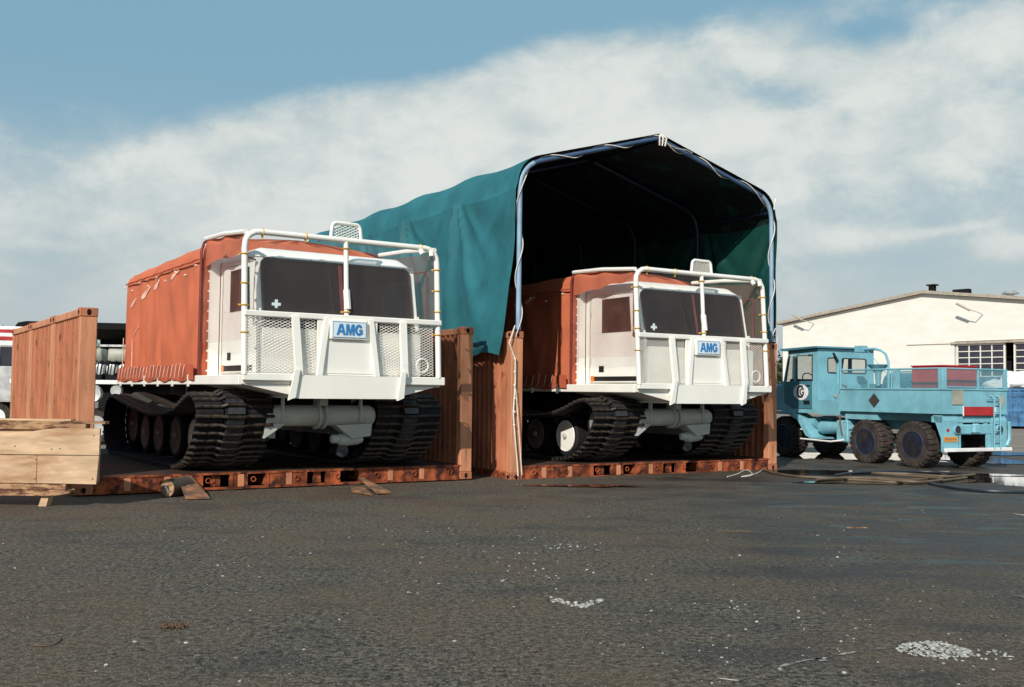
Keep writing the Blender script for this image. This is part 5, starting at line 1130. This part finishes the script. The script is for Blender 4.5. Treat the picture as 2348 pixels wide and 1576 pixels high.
# ---------------------------------------------------------------- trees
def tree(x, y, h, w, sd, lab):
    rnd = random.Random(sd); t = empty('tree', (x, y, 0), 0, lab, 'tree', 'dark trees along the far edge')
    m = MB(); m.tube([(0, 0, 0), (.1, 0, h * .3), (0, .1, h * .6), (.05, 0, h * .9)], [.3, .24, .14, .04], 7)
    for k in range(6): a = rnd.uniform(0, 6.3); z = h * rnd.uniform(.25, .6); m.tube([(0, 0, z), (math.cos(a) * w * .3, math.sin(a) * w * .3, z + h * .15)], [.1, .03], 5)
    m.obj('trunk', 'bark', t); m = MB()
    cl = [(rnd.uniform(-.7, .7) * w / 2, rnd.uniform(-.7, .7) * w / 2, h * rnd.uniform(.3, .92), rnd.uniform(.16, .3) * w) for _ in range(26)]
    for cx, cy_, cz, r_ in cl:
        for _ in range(70):
            d = Vector((rnd.gauss(0, 1), rnd.gauss(0, 1), rnd.gauss(0, 1))).normalized() * r_ * rnd.uniform(.5, 1.05); p = Vector((cx, cy_, cz)) + d * .9
            a = Vector((rnd.gauss(0, 1), rnd.gauss(0, 1), rnd.gauss(0, 1))).normalized() * .28; b_ = a.cross(Vector((rnd.gauss(0, 1), rnd.gauss(0, 1), rnd.gauss(0, 1))).normalized())
            m.add([p - a, p + b_ * .5, p + a, p - b_ * .5], [(0, 1, 2, 3)])
    m.obj('crown', 'leaf', t, fix=False)
    return t
for k, (px, d, h, w, l) in enumerate(((1786, 118, 5.4, 7, 'dark tree just left of the white building, beyond the shelter pole'), (1760, 125, 5.0, 8, 'dark tree partly behind the shelter pole'), (1700, 130, 4.5, 8, 'far tree hidden mostly behind the shelter'),
                                     (60, 110, 6.5, 9, 'far tree behind the bus at the left edge'), (230, 115, 6, 9, 'far tree behind the open shed'))):
    x, y = at(px, d); tree(x, y, h, w, k, l)

# ---------------------------------------------------------------- hoses, line, stones, twigs
def gpath(pts, z=.02): return [(*ground_pt(px, py), z) for px, py in pts]
def smoothp(P_, n=6):
    out = []; k = len(P_)
    for i in range(k - 1):
        p0, p1, p2, p3 = [Vector(P_[min(max(i + d, 0), k - 1)]) for d in (-1, 0, 1, 2)]
        for j in range(n): t = j / n; out.append(.5 * ((2 * p1) + (p2 - p0) * t + (2 * p0 - 5 * p1 + 4 * p2 - p3) * t * t + (3 * p1 - p0 - 3 * p2 + p3) * t ** 3))
    return out + [Vector(P_[-1])]
def hose(pts, r, mt, lab, z=.025, name='hose'):
    P_ = gpath(pts, z); m = MB(); m.tube(smoothp(P_), r, 7); o = m.obj(name, mt, smooth=True); tag(o, lab, 'hose', 'hoses lying on the wet ground'); return P_
hose([(1712, 1062), (1745, 1078), (1775, 1088), (1830, 1096), (1900, 1100), (1990, 1106), (2060, 1110), (2130, 1108), (2190, 1102), (2215, 1098), (2150, 1100), (2080, 1104), (2010, 1099), (1930, 1102), (1870, 1107)], .021, 'hosebrown', 'long brown hose looping from the rack corner across the puddles')
hose([(1872, 1108), (1950, 1103), (2040, 1109), (2110, 1113), (2160, 1107), (2120, 1101), (2050, 1096), (2000, 1092), (2085, 1094), (2170, 1100), (2235, 1095)], .021, 'hosebrown', 'second brown hose coiled over the first one', .055)
hose([(1915, 1094), (1960, 1088), (2040, 1085), (2130, 1086), (2215, 1092)], .024, 'hoseblack', 'dark blue hose lying nearest the truck wheels', .03)
hose([(2130, 1112), (2180, 1122), (2250, 1130), (2330, 1133), (2420, 1132), (2500, 1128)], .026, 'hoseblack', 'black hose running out of the photo at the right edge', .03)
hose([(1668, 1096), (1690, 1090), (1712, 1080), (1725, 1092), (1700, 1096), (1735, 1088), (1752, 1076)], .008, 'cord', 'thin tangled cord at the foot of the right rack post', .02, 'cord')
def strip(pts, w, lab):
    P_ = gpath(pts, .004); m = MB(); vs = []
    for i, p in enumerate(P_):
        a = Vector(P_[max(i - 1, 0)]); b_ = Vector(P_[min(i + 1, len(P_) - 1)]); d = (b_ - a).normalized(); n = Vector((-d.y, d.x, 0)) * w * (1 + .5 * math.sin(i * 2.3)) * (0.25 if i in (0, len(P_) - 1) else 1)
        vs += [Vector(p) + n, Vector(p) - n]
    m.add(vs, [(2 * i, 2 * i + 1, 2 * i + 3, 2 * i + 2) for i in range(len(P_) - 1)]); o = m.obj('painted_line', 'paint', fix=False); tag(o, kind='structure')
strip([(1770, 1535), (1810, 1524), (1850, 1515), (1880, 1512), (1905, 1508)], .012, ''); strip([(1855, 1508), (1885, 1515), (1905, 1517)], .02, '')
strip([(1912, 1505), (1940, 1500), (1975, 1494)], .011, ''); strip([(1990, 1492), (2020, 1489), (2048, 1487)], .016, '')
strip([(2318, 1366), (2345, 1370), (2400, 1376)], .025, ''); strip([(2325, 1178), (2348, 1182), (2390, 1190)], .06, '')
strip([(1640, 1556), (1690, 1562), (1720, 1556)], .012, '')
def stones(name, spec, mt, seed, label=None):
    rnd = random.Random(seed); m = MB()
    for x, y, r_, z0 in spec:
        n = 6; vs = []; h = r_ * rnd.uniform(.5, 1.1); a0 = rnd.uniform(0, 6)
        for lv, k in ((0, .75), (.5, 1.0), (1, .45)):
            for j in range(n): a = a0 + 2 * math.pi * j / n; q_ = k * r_ * rnd.uniform(.75, 1.2); vs.append((x + q_ * math.cos(a) * 1.25, y + q_ * math.sin(a), z0 + h * lv * rnd.uniform(.8, 1.1)))
        fs = [tuple(range(12, 18))] + [(l * n + j, l * n + (j + 1) % n, (l + 1) * n + (j + 1) % n, (l + 1) * n + j) for l in (0, 1) for j in range(n)]
        m.add(vs, fs)
    o = m.obj(name, mt, fix=False); tag(o, kind='stuff'); return o
rnd = random.Random(3); sp = []; sp2 = []
for k in range(2400):
    py = 1160 + 560 * rnd.random() ** 1.0; px = rnd.uniform(-60, 2400); x, y = ground_pt(px, py)
    dens = mnoise.noise(Vector((x * .8, y * .8, 0)))
    if dens < .02 and rnd.random() < .8: continue
    r_ = min(.017, .003 + .0026 * rnd.expovariate(1)); (sp if rnd.random() < .2 else sp2).append((x, y, r_, .0))
for cx, cy_, n, sx_, sy_ in ((1230, 1290, 60, 110, 28), (1300, 1255, 20, 25, 6), (1840, 1440, 26, 120, 38), (640, 1250, 30, 300, 60), (1660, 1395, 10, 30, 10), (2230, 1500, 30, 70, 25)):
    for _ in range(n): x, y = ground_pt(rnd.gauss(cx, sx_), rnd.gauss(cy_, sy_)); sp.append((x, y, rnd.uniform(.005, .011), 0))
for k in range(70):
    u = k / 69; px, py = (1262 + 85 * u * 1.6, 1375 + 20 * u * 1.6) if u < .6 else (1345 - 10 + 45 * (u - .6) / .4, 1392 - 14 * (u - .6) / .4); x, y = ground_pt(px + rnd.gauss(0, 4), py + rnd.gauss(0, 2)); sp.append((x, y, rnd.uniform(.006, .017), 0))
stones('gravel', sp, 'stone', 1); stones('loose_grit', sp2, 'stone2', 2)
hx, hy = ground_pt(2142, 1494); sp = []
for k in range(620):
    a = rnd.uniform(0, 6.3); q_ = rnd.random() ** .6; x = hx + .205 * q_ * math.cos(a); y = hy + .17 * q_ * math.sin(a); sp.append((x, y, rnd.uniform(.006, .0125), .04 * (1 - q_ * q_) * rnd.random()))
for k in range(22): sp.append((hx + rnd.uniform(.12, .42), hy + rnd.gauss(-.05, .07), rnd.uniform(.006, .012), 0))
o = stones('stone_chip_pile', sp, 'stone', 4)
def twigs(px, py, n, L, lab, sd):
    rr_ = random.Random(sd); x, y = ground_pt(px, py); t = MB()
    for k in range(n):
        a = rr_.uniform(0, 6.3); l = L * rr_.uniform(.4, 1); ox, oy_ = rr_.gauss(0, L * .35), rr_.gauss(0, L * .25)
        t.tube([(x + ox - math.cos(a) * l / 2, y + oy_ - math.sin(a) * l / 2, .008), (x + ox, y + oy_ + rr_.uniform(-.01, .01), .012 + .03 * rr_.random()), (x + ox + math.cos(a) * l / 2, y + oy_ + math.sin(a) * l / 2, .01)], .003, 4)
    tag(t.obj('twig_litter', 'twig'), lab, 'twigs')
twigs(400, 1440, 26, .13, 'small clump of dry twigs on the asphalt, lower left', 1)
m = MB(); m.tube(smoothp(gpath([(72, 1482), (100, 1484), (125, 1480), (138, 1470), (140, 1464)], .006)), .0035, 5); tag(m.obj('twig', 'twig'), 'thin curved twig lying alone near the lower left corner', 'twig')
m = MB(); x, y = ground_pt(1690, 1219); m.box(x - .2, x + .15, y - .008, y + .008, 0, .008); tag(m.obj('wood_sliver', 'twig'), 'flat dark sliver of wood on the ground right of centre', 'wood scrap')
m = MB(); x, y = ground_pt(1966, 1211); m.box(x - .12, x + .1, y - .014, y + .014, 0, .01); tag(m.obj('wood_sliver', 'wood2'), 'short pale sliver of wood between the turquoise ground streaks', 'wood scrap')
# tidy: nothing but things, parts and setting
